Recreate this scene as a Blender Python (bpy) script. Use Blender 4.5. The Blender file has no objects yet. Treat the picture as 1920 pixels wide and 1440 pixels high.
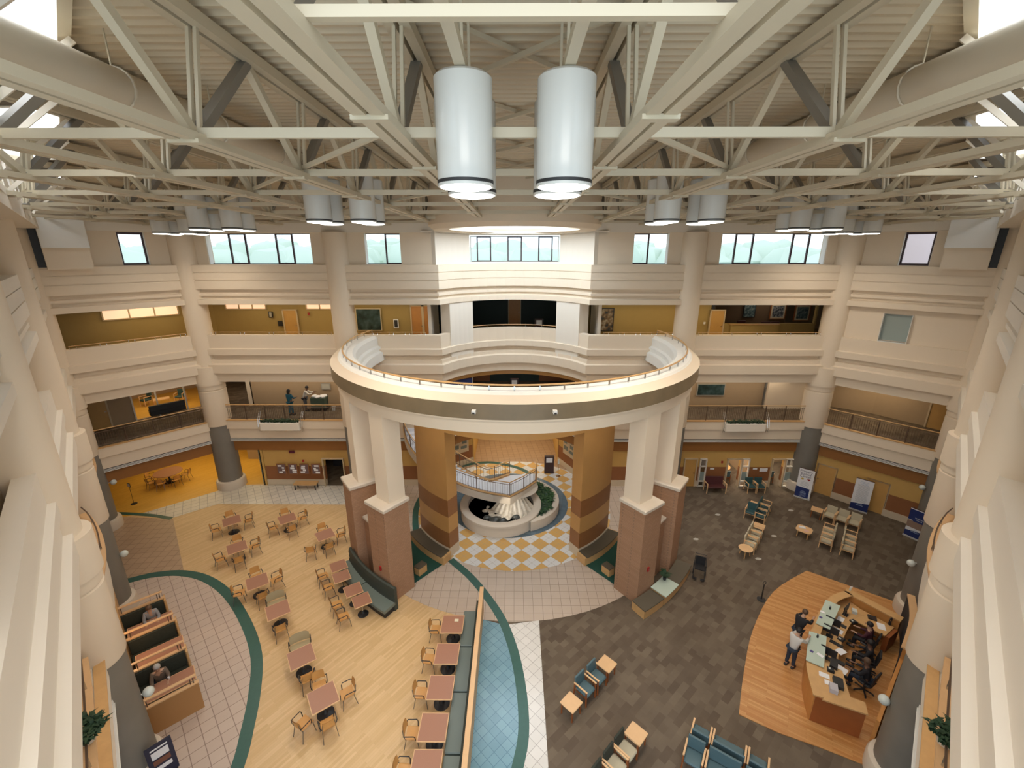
import bpy, math, random
from math import sin, cos, pi, radians, atan2, hypot, sqrt
from mathutils import Vector, Matrix
random.seed(7)
SC = bpy.context.scene
COL = SC.collection

# ------------------------------------------------------------ camera, world, light, exposure
cd = bpy.data.cameras.new('camera'); cam = bpy.data.objects.new('camera', cd); COL.objects.link(cam)
cam.location = (0, 0, 15.0)
cam.rotation_euler = (radians(90 - 16.99), 0, radians(0.336))
cd.sensor_width = 36.0; cd.lens = 815 / 1920 * 36; cd.clip_start = 0.05; cd.clip_end = 1500
SC.camera = cam
SC.view_settings.view_transform = 'Standard'; SC.view_settings.look = 'None'
SC.view_settings.gamma = 1.0; SC.view_settings.use_curve_mapping = False
SC.view_settings.exposure = 0.0
try:
    SC.cycles.max_bounces = 7; SC.cycles.diffuse_bounces = 4; SC.cycles.glossy_bounces = 3
    SC.cycles.transmission_bounces = 4; SC.cycles.transparent_max_bounces = 6
    SC.cycles.caustics_reflective = False; SC.cycles.caustics_refractive = False
    SC.cycles.sample_clamp_indirect = 6.0; SC.cycles.use_denoising = True
except Exception: pass
w = bpy.data.worlds.new('sky'); SC.world = w; w.use_nodes = True
nt = w.node_tree; bg = nt.nodes['Background']
tc = nt.nodes.new('ShaderNodeTexCoord'); sp = nt.nodes.new('ShaderNodeSeparateXYZ'); rp = nt.nodes.new('ShaderNodeValToRGB')
nt.links.new(tc.outputs['Generated'], sp.inputs[0]); nt.links.new(sp.outputs['Z'], rp.inputs[0]); nt.links.new(rp.outputs[0], bg.inputs[0])
rp.color_ramp.elements[0].position = 0.0; rp.color_ramp.elements[0].color = (0.80, 0.93, 1.0, 1)
rp.color_ramp.elements[1].position = 0.5; rp.color_ramp.elements[1].color = (0.74, 0.86, 1.0, 1)
bg.inputs[1].default_value = 1.9

def area(name, loc, size, power, color=(1, .9, .78), rot=(0, 0, 0), size_y=None, spread=None):
    l = bpy.data.lights.new(name, 'AREA'); l.energy = power; l.color = color; l.size = size
    if size_y: l.shape = 'RECTANGLE'; l.size_y = size_y
    if spread: l.spread = spread
    o = bpy.data.objects.new(name, l); o.location = loc; o.rotation_euler = rot; COL.objects.link(o); return o
WARM = (1.0, .86, .70); DAY = (.93, .97, 1.0)
# daylight lamps above the roof glazing (positions follow the rooflight strips)
ROOF_PANES = [(5.2, 8.3), (10.6, 12.6), (14.4, 16.2), (18.3, 20.0), (22.3, 23.8)]
for sgn, side in ((-1, 'left'), (1, 'right')):
    for i, (ya, yb) in enumerate(ROOF_PANES):
        ym = (ya + yb) / 2
        area('rooflight_daylight', (sgn * (ym + .7), ym, 18.9), 2.8, 210 * (yb - ya) / 2.2, DAY, size_y=yb - ya)
area('dome_daylight', (0, 23.8, 16.24), 5.4, 560, (.74, .87, 1.0))
area('rear_fill_light', (0, -2.6, 17.8), 5.0, 620, (1, .93, .86), size_y=2.0)  # added lamp behind the camera, under no rooflight, brightens the near walls

# ------------------------------------------------------------ materials
MATS = {}
def mat(name, col, rough=.6, metal=0., var=0.0, vscale=3.0, bump=0.0, bscale=40., emit=None, estr=0., spec=.5, trans=0., alpha=1.):
    if name in MATS: return MATS[name]
    m = bpy.data.materials.new(name); m.use_nodes = True; n = m.node_tree; b = n.nodes['Principled BSDF']
    b.inputs['Base Color'].default_value = (*col, 1); b.inputs['Roughness'].default_value = rough; b.inputs['Metallic'].default_value = metal
    b.inputs['Specular IOR Level'].default_value = spec
    if trans: b.inputs['Transmission Weight'].default_value = trans
    if alpha < 1: b.inputs['Alpha'].default_value = alpha
    if emit: b.inputs['Emission Color'].default_value = (*emit, 1); b.inputs['Emission Strength'].default_value = estr
    if var or bump:
        g = n.nodes.new('ShaderNodeNewGeometry')
    if var:
        t = n.nodes.new('ShaderNodeTexNoise'); t.inputs['Scale'].default_value = vscale; t.inputs['Detail'].default_value = 3
        n.links.new(g.outputs['Position'], t.inputs['Vector'])
        mx = n.nodes.new('ShaderNodeMix'); mx.data_type = 'RGBA'
        mx.inputs[6].default_value = (*[c * (1 - var) for c in col], 1); mx.inputs[7].default_value = (*[min(1, c * (1 + var)) for c in col], 1)
        n.links.new(t.outputs[0], mx.inputs[0]); n.links.new(mx.outputs[2], b.inputs['Base Color'])
    if bump:
        t2 = n.nodes.new('ShaderNodeTexNoise'); t2.inputs['Scale'].default_value = bscale
        n.links.new(g.outputs['Position'], t2.inputs['Vector'])
        bp = n.nodes.new('ShaderNodeBump'); bp.inputs['Strength'].default_value = bump; bp.inputs['Distance'].default_value = .02
        n.links.new(t2.outputs[0], bp.inputs['Height']); n.links.new(bp.outputs[0], b.inputs['Normal'])
    MATS[name] = m; return m

def tilemat(name, c1, c2, mortar, bw, bh, msize=.01, rot=0, rough=.4, offset=0., vert=False, squash=1., var=.06, vscale=2., freq=2):
    """bricks / tiles / planks laid out in world metres; vert=True runs them round vertical faces"""
    m = bpy.data.materials.new(name); m.use_nodes = True; n = m.node_tree; b = n.nodes['Principled BSDF']
    g = n.nodes.new('ShaderNodeNewGeometry'); mp = n.nodes.new('ShaderNodeMapping'); br = n.nodes.new('ShaderNodeTexBrick')
    if vert:
        sx = n.nodes.new('ShaderNodeSeparateXYZ'); ad = n.nodes.new('ShaderNodeMath'); ad.operation = 'ADD'; cb = n.nodes.new('ShaderNodeCombineXYZ')
        n.links.new(g.outputs['Position'], sx.inputs[0]); n.links.new(sx.outputs[0], ad.inputs[0]); n.links.new(sx.outputs[1], ad.inputs[1])
        n.links.new(ad.outputs[0], cb.inputs[0]); n.links.new(sx.outputs[2], cb.inputs[1]); n.links.new(cb.outputs[0], mp.inputs[0])
    else:
        n.links.new(g.outputs['Position'], mp.inputs[0])
    mp.inputs['Rotation'].default_value = (0, 0, radians(rot))
    n.links.new(mp.outputs[0], br.inputs['Vector'])
    br.inputs['Color1'].default_value = (*c1, 1); br.inputs['Color2'].default_value = (*c2, 1); br.inputs['Mortar'].default_value = (*mortar, 1)
    br.inputs['Scale'].default_value = 1.0; br.inputs['Mortar Size'].default_value = msize; br.inputs['Mortar Smooth'].default_value = .1
    br.inputs['Brick Width'].default_value = bw; br.inputs['Row Height'].default_value = bh; br.offset = offset; br.offset_frequency = freq
    t = n.nodes.new('ShaderNodeTexNoise'); t.inputs['Scale'].default_value = vscale; t.inputs['Detail'].default_value = 2
    n.links.new(g.outputs['Position'], t.inputs['Vector'])
    mr = n.nodes.new('ShaderNodeMapRange'); mr.inputs['To Min'].default_value = 1 - var; mr.inputs['To Max'].default_value = 1 + var
    n.links.new(t.outputs[0], mr.inputs[0])
    mx = n.nodes.new('ShaderNodeVectorMath'); mx.operation = 'SCALE'
    n.links.new(br.outputs[0], mx.inputs[0]); n.links.new(mr.outputs[0], mx.inputs['Scale']); n.links.new(mx.outputs[0], b.inputs['Base Color'])
    b.inputs['Roughness'].default_value = rough; MATS[name] = m; return m

def checkmat(name, c1, c2, line, size, rot):
    m = bpy.data.materials.new(name); m.use_nodes = True; n = m.node_tree; b = n.nodes['Principled BSDF']
    g = n.nodes.new('ShaderNodeNewGeometry'); mp = n.nodes.new('ShaderNodeMapping'); ck = n.nodes.new('ShaderNodeTexChecker'); br = n.nodes.new('ShaderNodeTexBrick')
    n.links.new(g.outputs['Position'], mp.inputs[0]); mp.inputs['Rotation'].default_value = (0, 0, radians(rot)); mp.inputs['Location'].default_value = (.05, .1, .37)
    n.links.new(mp.outputs[0], ck.inputs[0]); ck.inputs['Scale'].default_value = 1 / size
    ck.inputs[1].default_value = (*c1, 1); ck.inputs[2].default_value = (*c2, 1)
    n.links.new(mp.outputs[0], br.inputs[0]); br.inputs['Scale'].default_value = 1.; br.inputs['Brick Width'].default_value = size / 2; br.inputs['Row Height'].default_value = size / 2
    br.inputs['Mortar Size'].default_value = .006; br.offset = 0.
    mx = n.nodes.new('ShaderNodeMix'); mx.data_type = 'RGBA'
    n.links.new(br.outputs['Fac'], mx.inputs[0]); n.links.new(ck.outputs[0], mx.inputs[6]); mx.inputs[7].default_value = (*line, 1)
    n.links.new(mx.outputs[2], b.inputs['Base Color']); b.inputs['Roughness'].default_value = .3; MATS[name] = m; return m

CREAM = mat('cream_plaster', (.77, .655, .51), .75, var=.03, vscale=.7)
CREAM2 = mat('pale_plaster', (.80, .735, .635), .7, var=.02, vscale=.7)
WHITE = mat('white_paint', (.84, .83, .79), .6)
RINGW = mat('ring_white', (.82, .80, .74), .6, var=.02)
GREYC = mat('grey_stone_finish', (.20, .185, .16), .55, var=.12, vscale=1.5, bump=.05)
BANDG = mat('dark_mottled_band', (.20, .15, .088), .4, var=.25, vscale=1.3)
STEEL = mat('cream_painted_steel', (.58, .51, .38), .5)
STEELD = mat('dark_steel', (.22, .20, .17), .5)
DECK = mat('cream_metal_deck', (.62, .52, .37), .55)
DUCT = mat('beige_duct', (.58, .50, .38), .5)
CYL = mat('white_enamel', (.66, .66, .63), .22)
LENS = mat('lamp_lens', (1, 1, 1), .4, emit=(1, .95, .88), estr=9.)
BLACK = mat('black_plastic', (.02, .02, .022), .45)
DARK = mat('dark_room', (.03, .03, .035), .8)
NAVY = mat('navy', (.015, .03, .14), .5)
YELLOW = mat('mustard_wall', (.58, .36, .11), .7, var=.04)
BROWNW = mat('brown_fascia', (.30, .125, .03), .6, var=.07)
DADO = mat('red_brown_dado', (.28, .11, .04), .6, var=.08)
BASEST = mat('pale_stone_base', (.62, .52, .38), .6, var=.06)
OLIVE = mat('olive_wall', (.42, .30, .11), .75, var=.04)
TAUPE = mat('taupe_wall', (.40, .29, .18), .75, var=.04)
MAPLE = mat('maple_wood', (.60, .36, .15), .45, var=.12, vscale=5)
MAPLEL = mat('light_maple', (.72, .46, .24), .4, var=.08, vscale=5)
ORANGEW = mat('orange_wood', (.55, .25, .07), .4, var=.12, vscale=4)
REDW = mat('red_brown_wood', (.30, .09, .025), .4, var=.15, vscale=4)
WOODDOOR = mat('door_wood', (.58, .33, .10), .5, var=.08, vscale=3)
WOODP = mat('pillar_honey_wood', (.50, .27, .088), .4, var=.07, vscale=2)
WOODPD = mat('pillar_dark_wood', (.27, .115, .04), .4, var=.12, vscale=2)
LAMIN = mat('rose_brown_laminate', (.37, .18, .115), .35, var=.15, vscale=60)
TEAL = mat('teal_vinyl', (.075, .135, .155), .5)
TEALD = mat('dark_teal_vinyl', (.03, .08, .085), .5)
GREENV = mat('grey_green_vinyl', (.15, .185, .165), .35)
GREENF = mat('black_green_fabric', (.03, .035, .025), .8, var=.3, vscale=20)
BEIGEF = mat('beige_fabric', (.48, .43, .31), .85)
BURG = mat('burgundy_vinyl', (.075, .02, .022), .5)
CHROME = mat('chrome', (.55, .55, .55), .2, 1.)
BRONZE = mat('bronze_rail', (.16, .11, .08), .4, .5)
GLASS = mat('window_glass', (.9, .97, 1), .02, alpha=.06)
FROST = mat('frosted_pane', (.30, .35, .32), .25)
MINT = mat('mint_glass_counter', (.50, .60, .52), .25)
WFRAME = mat('plum_window_frame', (.045, .02, .025), .45)
PAPER = mat('white_paper', (.82, .82, .84), .7)
LEAF = mat('leaf_green', (.035, .10, .03), .6, var=.5, vscale=12)
LEAFD = mat('dark_leaf', (.02, .055, .025), .6, var=.5, vscale=12)
WATER = mat('pool_water', (.01, .02, .025), .05)
FOAM = mat('water_foam', (.62, .56, .46), .3, var=.45, vscale=7, bump=.3, bscale=14)
STONEC = mat('cast_stone', (.62, .54, .44), .65, var=.05)
MARBLE = mat('white_marble_stair', (.72, .74, .78), .3, var=.06)
GREENT = mat('green_terrazzo', (.03, .105, .085), .35, var=.12, vscale=8)
GREENC = mat('green_carpet', (.015, .075, .055), .9, var=.12, vscale=30)
SKIN = mat('skin', (.50, .30, .20), .6); SKIND = mat('dark_skin', (.16, .08, .05), .6)
RED = mat('red_device', (.35, .02, .02), .4)
LITP = mat('lit_room_pane', (.9, .7, .5), .6, emit=(1, .62, .40), estr=.80)
LITW = mat('warm_lamp', (1, .8, .5), .6, emit=(1, .62, .25), estr=12.)
GLOBE = mat('white_glass_globe', (.62, .66, .62), .2)
tilemat('pale_plank_floor', (.60, .40, .19), (.70, .49, .26), (.50, .32, .15), 1.3, .085, .0015, rot=-53, rough=.38, offset=.37, var=.05)
tilemat('yellow_plank_floor', (.62, .34, .05), (.68, .39, .07), (.50, .28, .04), 1.1, .09, .0015, rot=-53, rough=.4, offset=.37)
tilemat('desk_plank_floor', (.46, .20, .055), (.60, .32, .12), (.35, .15, .04), 1.2, .075, .002, rot=33, rough=.4, offset=.43, var=.06)
tilemat('rose_tile', (.53, .43, .34), (.56, .46, .37), (.30, .23, .17), .42, .42, .010, rough=.35)
tilemat('rose_tile_turned', (.53, .42, .345), (.56, .45, .37), (.28, .20, .16), .42, .42, .012, rot=-45, rough=.35)
tilemat('brown_tile', (.42, .29, .19), (.46, .32, .21), (.26, .17, .11), .42, .42, .012, rot=-8, rough=.35)
tilemat('grey_white_tile', (.62, .575, .49), (.69, .64, .55), (.30, .28, .25), .42, .42, .012, rot=-35, rough=.3)
tilemat('blue_tile', (.155, .30, .38), (.19, .35, .43), (.09, .19, .26), .29, .29, .008, rot=45, rough=.25, var=.1)
tilemat('slate_blue_tile', (.085, .14, .18), (.13, .19, .235), (.06, .09, .12), .3, .3, .006, rot=10, rough=.3, var=.15, vscale=3)
tilemat('white_tile', (.66, .64, .60), (.72, .70, .66), (.40, .38, .35), .34, .34, .008, rot=45, rough=.25)
tilemat('pier_brick', (.36, .20, .11), (.40, .225, .13), (.28, .17, .105), .24, .075, .006, rough=.85, vert=True, offset=.5, var=.06)
checkmat('checker_tile', (.70, .69, .66), (.66, .39, .12), (.42, .36, .28), .70, 45)
def carpetmat():
    m = bpy.data.materials.new('carpet_tile'); m.use_nodes = True; n = m.node_tree; b = n.nodes['Principled BSDF']
    g = n.nodes.new('ShaderNodeNewGeometry'); mp = n.nodes.new('ShaderNodeMapping'); mp.inputs['Rotation'].default_value = (0, 0, radians(-42))
    n.links.new(g.outputs['Position'], mp.inputs[0])
    br = n.nodes.new('ShaderNodeTexBrick'); br.inputs['Scale'].default_value = 1.; br.inputs['Brick Width'].default_value = .55; br.inputs['Row Height'].default_value = .24
    br.inputs['Mortar Size'].default_value = 0.; br.offset = .4; br.squash = .6; br.squash_frequency = 3
    br.inputs['Color1'].default_value = (.110, .083, .060, 1); br.inputs['Color2'].default_value = (.165, .130, .093, 1); br.inputs['Mortar'].default_value = (.1, .08, .06, 1)
    n.links.new(mp.outputs[0], br.inputs['Vector'])
    t = n.nodes.new('ShaderNodeTexNoise'); t.inputs['Scale'].default_value = 1.2; t.inputs['Detail'].default_value = 6
    n.links.new(g.outputs['Position'], t.inputs['Vector'])
    mr = n.nodes.new('ShaderNodeMapRange'); mr.inputs['To Min'].default_value = .75; mr.inputs['To Max'].default_value = 1.25
    n.links.new(t.outputs[0], mr.inputs[0]); mx = n.nodes.new('ShaderNodeVectorMath'); mx.operation = 'SCALE'
    n.links.new(br.outputs[0], mx.inputs[0]); n.links.new(mr.outputs[0], mx.inputs['Scale']); n.links.new(mx.outputs[0], b.inputs['Base Color'])
    b.inputs['Roughness'].default_value = .95; b.inputs['Specular IOR Level'].default_value = .2; MATS['carpet_tile'] = m
carpetmat()
M = MATS

# ------------------------------------------------------------ geometry collector
class MB:
    def __init__(s): s.v = []; s.f = []; s.m = []; s.mats = []
    def _mi(s, m):
        if m not in s.mats: s.mats.append(m)
        return s.mats.index(m)
    def add(s, vs, fs, m):
        k = len(s.v); mi = s._mi(m); s.v += [tuple(v) for v in vs]
        for f in fs: s.f.append(tuple(i + k for i in f)); s.m.append(mi)
        return s
    def box(s, c, d, m, rz=0., X=None):
        """c: centre, d: full sizes, rz: turn about z; X: extra matrix"""
        hx, hy, hz = d[0] / 2, d[1] / 2, d[2] / 2; vs = []
        T = Matrix.Translation(c) @ Matrix.Rotation(rz, 4, 'Z')
        if X is not None: T = Matrix.Translation(c) @ X
        for x, y, z in ((-1, -1, -1), (1, -1, -1), (1, 1, -1), (-1, 1, -1), (-1, -1, 1), (1, -1, 1), (1, 1, 1), (-1, 1, 1)):
            vs.append(T @ Vector((x * hx, y * hy, z * hz)))
        return s.add(vs, [(0, 3, 2, 1), (4, 5, 6, 7), (0, 1, 5, 4), (1, 2, 6, 5), (2, 3, 7, 6), (3, 0, 4, 7)], m)
    def rbox(s, c, d, m, r=.03, X=None, rz=0.):
        """box with rounded vertical corners and a chamfered rim"""
        poly = rrect(d[0], d[1], r); T = Matrix.Translation(c) @ (X if X is not None else Matrix.Rotation(rz, 4, 'Z')); hz = d[2] / 2; q = min(r, hz) * .6; n = len(poly); vs = []
        for z, k in ((-hz, q), (-hz + q, 0), (hz - q, 0), (hz, q)):
            for x, y in poly: vs.append(T @ Vector((x * (1 - k / (d[0] / 2)), y * (1 - k / (d[1] / 2)), z)))
        fs = [tuple(range(n - 1, -1, -1)), tuple(range(3 * n, 4 * n))]
        for r_ in range(3):
            for i in range(n): j = (i + 1) % n; fs.append((r_ * n + i, r_ * n + j, (r_ + 1) * n + j, (r_ + 1) * n + i))
        return s.add(vs, fs, m)
    def prism(s, poly, z0, z1, m, mside=None):
        n = len(poly); a = sum(poly[i][0] * poly[(i + 1) % n][1] - poly[(i + 1) % n][0] * poly[i][1] for i in range(n))
        if a < 0: poly = poly[::-1]
        vs = [(x, y, z0) for x, y in poly] + [(x, y, z1) for x, y in poly]
        s.add(vs, [tuple(range(n, 2 * n)), tuple(range(n - 1, -1, -1))], m)
        return s.add(vs, [(i, (i + 1) % n, n + (i + 1) % n, n + i) for i in range(n)], mside or m)
    def bar(s, p, q, w_, h, m):
        p = Vector(p); q = Vector(q); d = (q - p); L = d.length
        if L < 1e-6: return s
        d.normalize(); up = Vector((0, 0, 1)) if abs(d.z) < .95 else Vector((0, 1, 0)); sx = d.cross(up).normalized(); sy = sx.cross(d).normalized()
        vs = []
        for o in (p, q):
            for a, b in ((-1, -1), (1, -1), (1, 1), (-1, 1)): vs.append(o + sx * (a * w_ / 2) + sy * (b * h / 2))
        return s.add(vs, [(0, 1, 2, 3), (7, 6, 5, 4), (0, 4, 5, 1), (1, 5, 6, 2), (2, 6, 7, 3), (3, 7, 4, 0)], m)
    def tube(s, pts, r, m, n=6, closed=False, r1=None):
        pts = [Vector(p) for p in pts]; N = len(pts); vs = []; fs = []
        for i, p in enumerate(pts):
            a = pts[i - 1] if (i > 0 or closed) else p; b = pts[(i + 1) % N] if (i < N - 1 or closed) else p
            d = (b - a).normalized(); up = Vector((0, 0, 1)) if abs(d.z) < .9 else Vector((1, 0, 0)); sx = d.cross(up).normalized(); sy = sx.cross(d)
            rr = r if r1 is None else r + (r1 - r) * i / max(1, N - 1)
            for k in range(n): t = 2 * pi * k / n; vs.append(p + (sx * cos(t) + sy * sin(t)) * rr)
        for i in range(N if closed else N - 1):
            j = (i + 1) % N
            for k in range(n): l = (k + 1) % n; fs.append((i * n + k, i * n + l, j * n + l, j * n + k))
        if not closed: fs += [tuple(range(n - 1, -1, -1)), tuple(range((N - 1) * n, N * n))]
        return s.add(vs, fs, m)
    def lathe(s, prof, m, c=(0, 0, 0), n=32, a0=0., a1=2 * pi, closed=False, ms=None):
        """prof: (r,z) points; closed: the profile is a loop"""
        full = abs(a1 - a0 - 2 * pi) < 1e-6; K = n if full else n + 1; P = len(prof); vs = []
        for k in range(K):
            t = a0 + (a1 - a0) * k / n
            for r, z in prof: vs.append((c[0] + r * cos(t), c[1] + r * sin(t), c[2] + z))
        for i in range(P if closed else P - 1):
            j = (i + 1) % P; fs = []
            for k in range(n): l = (k + 1) % K; fs.append((k * P + i, l * P + i, l * P + j, k * P + j))
            s.add(vs if i == 0 else [], [], m)
            base = len(s.v) - len(vs); mi = s._mi(ms[i] if ms else m)
            for f in fs: s.f.append(tuple(q + base for q in f)); s.m.append(mi)
        base = len(s.v) - len(vs)
        if not closed and full:
            mi = s._mi(m)
            if prof[0][0] > 1e-4: s.f.append(tuple(base + k * P for k in range(K - 1, -1, -1))); s.m.append(mi)
            if prof[-1][0] > 1e-4: s.f.append(tuple(base + k * P + P - 1 for k in range(K))); s.m.append(mi)
        if closed and not full:
            mi = s._mi(m); s.f.append(tuple(base + i for i in range(P))); s.m.append(mi); s.f.append(tuple(base + (K - 1) * P + i for i in range(P - 1, -1, -1))); s.m.append(mi)
        return s
    def cyl(s, x, y, z0, z1, r, m, n=20, r1=None): return s.lathe([(r, z0), (r if r1 is None else r1, z1)], m, (x, y, 0), n)
    def sweep(s, path, prof, m, closed=False):
        """path: plan polyline; prof: loop of (offset to the right of travel, z)"""
        N = len(path); vs = []; P = len(prof)
        for i in range(N):
            p = Vector(path[i]); a = Vector(path[i - 1]) if (i > 0 or closed) else None; b = Vector(path[(i + 1) % N]) if (i < N - 1 or closed) else None
            d1 = (p - a).normalized() if a is not None else (b - p).normalized(); d2 = (b - p).normalized() if b is not None else d1
            n1 = Vector((d1.y, -d1.x)); n2 = Vector((d2.y, -d2.x)); nn = (n1 + n2); nn = nn / max(.3, nn.length_squared) * 2
            for o, z in prof: q = p + nn * o; vs.append((q.x, q.y, z))
        fs = []
        for i in range(N if closed else N - 1):
            j = (i + 1) % N
            for k in range(P): l = (k + 1) % P; fs.append((i * P + k, i * P + l, j * P + l, j * P + k))
        if not closed: fs += [tuple(range(P)), tuple(range(N * P - 1, (N - 1) * P - 1, -1))]
        return s.add(vs, fs, m)
    def grid(s, fn, nu, nv, m, closed_u=False):
        vs = [fn(i / nu, j / nv) for i in range(nu + 1) for j in range(nv + 1)]
        return s.add(vs, [(i * (nv + 1) + j, (i + 1) * (nv + 1) + j, (i + 1) * (nv + 1) + j + 1, i * (nv + 1) + j + 1) for i in range(nu) for j in range(nv)], m)
    def blob(s, c, r, m, n=8, k=5, sc=(1, 1, 1), jit=0.):
        c = Vector(c); vs = [c + Vector((0, 0, -r * sc[2]))]
        for j in range(1, k):
            t = -pi / 2 + pi * j / k
            for i in range(n):
                a = 2 * pi * i / n; q = 1 + random.uniform(-jit, jit); vs.append(c + Vector((cos(a) * cos(t) * r * sc[0] * q, sin(a) * cos(t) * r * sc[1] * q, sin(t) * r * sc[2] * q)))
        vs.append(c + Vector((0, 0, r * sc[2]))); fs = [(0, 1 + (i + 1) % n, 1 + i) for i in range(n)]
        for j in range(k - 2):
            for i in range(n): a = 1 + j * n + i; b = 1 + j * n + (i + 1) % n; fs.append((a, b, b + n, a + n))
        L = 1 + (k - 1) * n; fs += [(L, 1 + (k - 2) * n + i, 1 + (k - 2) * n + (i + 1) % n) for i in range(n)]
        return s.add(vs, fs, m)
    def build(s, name, parent=None, loc=None, rz=0., smooth=False, bevel=0.):
        me = bpy.data.meshes.new(name); me.from_pydata(s.v, [], s.f); me.validate()
        for m in s.mats: me.materials.append(m)
        if len(me.polygons) == len(s.m): me.polygons.foreach_set('material_index', s.m)
        me.update()
        if smooth:
            me.polygons.foreach_set('use_smooth', [True] * len(me.polygons))
            try: me.set_sharp_from_angle(angle=radians(40))
            except Exception: pass
        o = bpy.data.objects.new(name, me); COL.objects.link(o)
        if parent: o.parent = parent
        if loc: o.location = loc
        if rz: o.rotation_euler.z = rz
        if bevel: b = o.modifiers.new('bevel', 'BEVEL'); b.width = bevel; b.segments = 2; b.limit_method = 'ANGLE'
        return o
def rrect(w_, h, r, n=3):
    out = []
    for cx, cy, a in ((w_ / 2 - r, h / 2 - r, 0), (-w_ / 2 + r, h / 2 - r, 90), (-w_ / 2 + r, -h / 2 + r, 180), (w_ / 2 - r, -h / 2 + r, 270)):
        for k in range(n + 1): t = radians(a + 90 * k / n); out.append((cx + r * cos(t), cy + r * sin(t)))
    return out
def arc(cx, cy, r, a0, a1, n): return [(cx + r * cos(radians(a0 + (a1 - a0) * k / n)), cy + r * sin(radians(a0 + (a1 - a0) * k / n))) for k in range(n + 1)]
def tag(o, label=None, cat=None, group=None, kind=None):
    if label: o['label'] = label
    if cat: o['category'] = cat
    if group: o['group'] = group
    if kind: o['kind'] = kind
    return o
def thing(name, label, cat, loc=(0, 0, 0), rz=0., group=None):
    o = bpy.data.objects.new(name, None); o.empty_display_size = .2; COL.objects.link(o); o.location = loc; o.rotation_euler.z = rz
    return tag(o, label, cat, group)
def struct(name, mb, smooth=False): o = mb.build(name, smooth=smooth); o['kind'] = 'structure'; return o
def dup(root, loc, rz, label, group=None):
    r = root.copy(); COL.objects.link(r); r.location = loc; r.rotation_euler.z = rz; r['label'] = label
    if group: r['group'] = group
    elif 'group' in r: del r['group']
    for ch in root.children:
        c = ch.copy(); COL.objects.link(c); c.parent = r
        for g in ch.children: d = g.copy(); COL.objects.link(d); d.parent = c
    return r
def first_or_dup(cache, key, maker, loc, rz, label, group=None):
    """the first call places the original, the later ones copy it"""
    if key not in cache:
        o = maker(); o.location = loc; o.rotation_euler.z = rz; tag(o, label, None, group); cache[key] = o; return o
    return dup(cache[key], loc, rz, label, group)
FONT = None
def text(body, size, m, parent, loc, rot, name='lettering', align='CENTER', extrude=.002):
    c = bpy.data.curves.new(name, 'FONT'); c.body = body; c.size = size; c.extrude = extrude; c.align_x = align; c.align_y = 'CENTER'; c.materials.append(m)
    tmp = bpy.data.objects.new(name, c); COL.objects.link(tmp); bpy.context.view_layer.update()
    me = bpy.data.meshes.new_from_object(tmp.evaluated_get(bpy.context.evaluated_depsgraph_get())); bpy.data.objects.remove(tmp)
    o = bpy.data.objects.new(name, me); COL.objects.link(o); o.location = loc; o.rotation_euler = rot; o.parent = parent; return o

# ============================================================ BUILDING SHELL
pE, pD, pC, pB, pA = (5.4, 2.8), (11.4, 8.95), (17.4, 15.1), (23.2, 21.0), (18.9, 25.8)
XC = 4.55; RC = (0, 23.6); RR = 5.06
def mir(p): return (-p[0], p[1])
_arc = arc(RC[0], RC[1], RR, 154.2, 25.8, 18)
PATH = [mir(pE), mir(pD), mir(pC), mir(pB), mir(pA)] + _arc + [pA, pB, pC, pD, pE]
NP = len(PATH)                                     # 0..3 left wall, 3..4 back-left, 4..NP-5 back, then right
def pathpts(i0, i1, off):
    out = []
    for i in range(i0, i1 + 1):
        p = Vector(PATH[i]); a = Vector(PATH[i - 1]) if i else None; b = Vector(PATH[i + 1]) if i < NP - 1 else None
        d1 = (p - a).normalized() if a is not None else (b - p).normalized(); d2 = (b - p).normalized() if b is not None else d1
        n1 = Vector((d1.y, -d1.x)); n2 = Vector((d2.y, -d2.x)); nn = n1 + n2; nn = nn / max(.3, nn.length_squared) * 2
        out.append(p + nn * off)
    return out
def psweep(mb, i0, i1, prof, m):
    cols = [pathpts(i0, i1, o) for o, z in prof]; n = i1 - i0 + 1; P = len(prof); vs = []
    for i in range(n):
        for k in range(P): q = cols[k][i]; vs.append((q.x, q.y, prof[k][1]))
    fs = [(i * P + k, i * P + (k + 1) % P, (i + 1) * P + (k + 1) % P, (i + 1) * P + k) for i in range(n - 1) for k in range(P)]
    fs += [tuple(range(P)), tuple(range(n * P - 1, (n - 1) * P - 1, -1))]
    return mb.add(vs, fs, m)
WALLS = {'left': (0, 3), 'back_left': (3, 4), 'back': (4, NP - 5), 'back_right': (NP - 5, NP - 4), 'right': (NP - 4, NP - 1)}
BAND4 = [(.38, 14.25), (.38, 13.86), (.34, 13.86), (.34, 13.82), (.38, 13.82), (.38, 13.42), (.34, 13.42), (.34, 13.38), (.38, 13.38), (.38, 12.90), (.16, 12.90), (.16, 12.72), (.29, 12.66), (.29, 12.52), (.17, 12.52), (.17, 12.38), (.40, 12.32), (.40, 12.03), (-.25, 12.03), (-.25, 14.25)]
BAND3 = [(.28, 10.22), (.28, 9.42), (.42, 9.38), (.42, 9.02), (.18, 9.02), (.18, 8.76), (.34, 8.70), (.34, 8.50), (.50, 8.44), (.50, 7.90), (.28, 7.90), (.28, 7.32), (-.10, 7.32), (-.10, 10.22)]
BAND2 = [(.30, 4.75), (.30, 4.20), (.20, 4.16), (.20, 3.52), (-.10, 3.52), (-.10, 4.75)]
n_trim = 0
def trim(mb, smooth=False):
    global n_trim
    n_trim += 1; return struct('trim_%d' % n_trim, mb, smooth)
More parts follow.
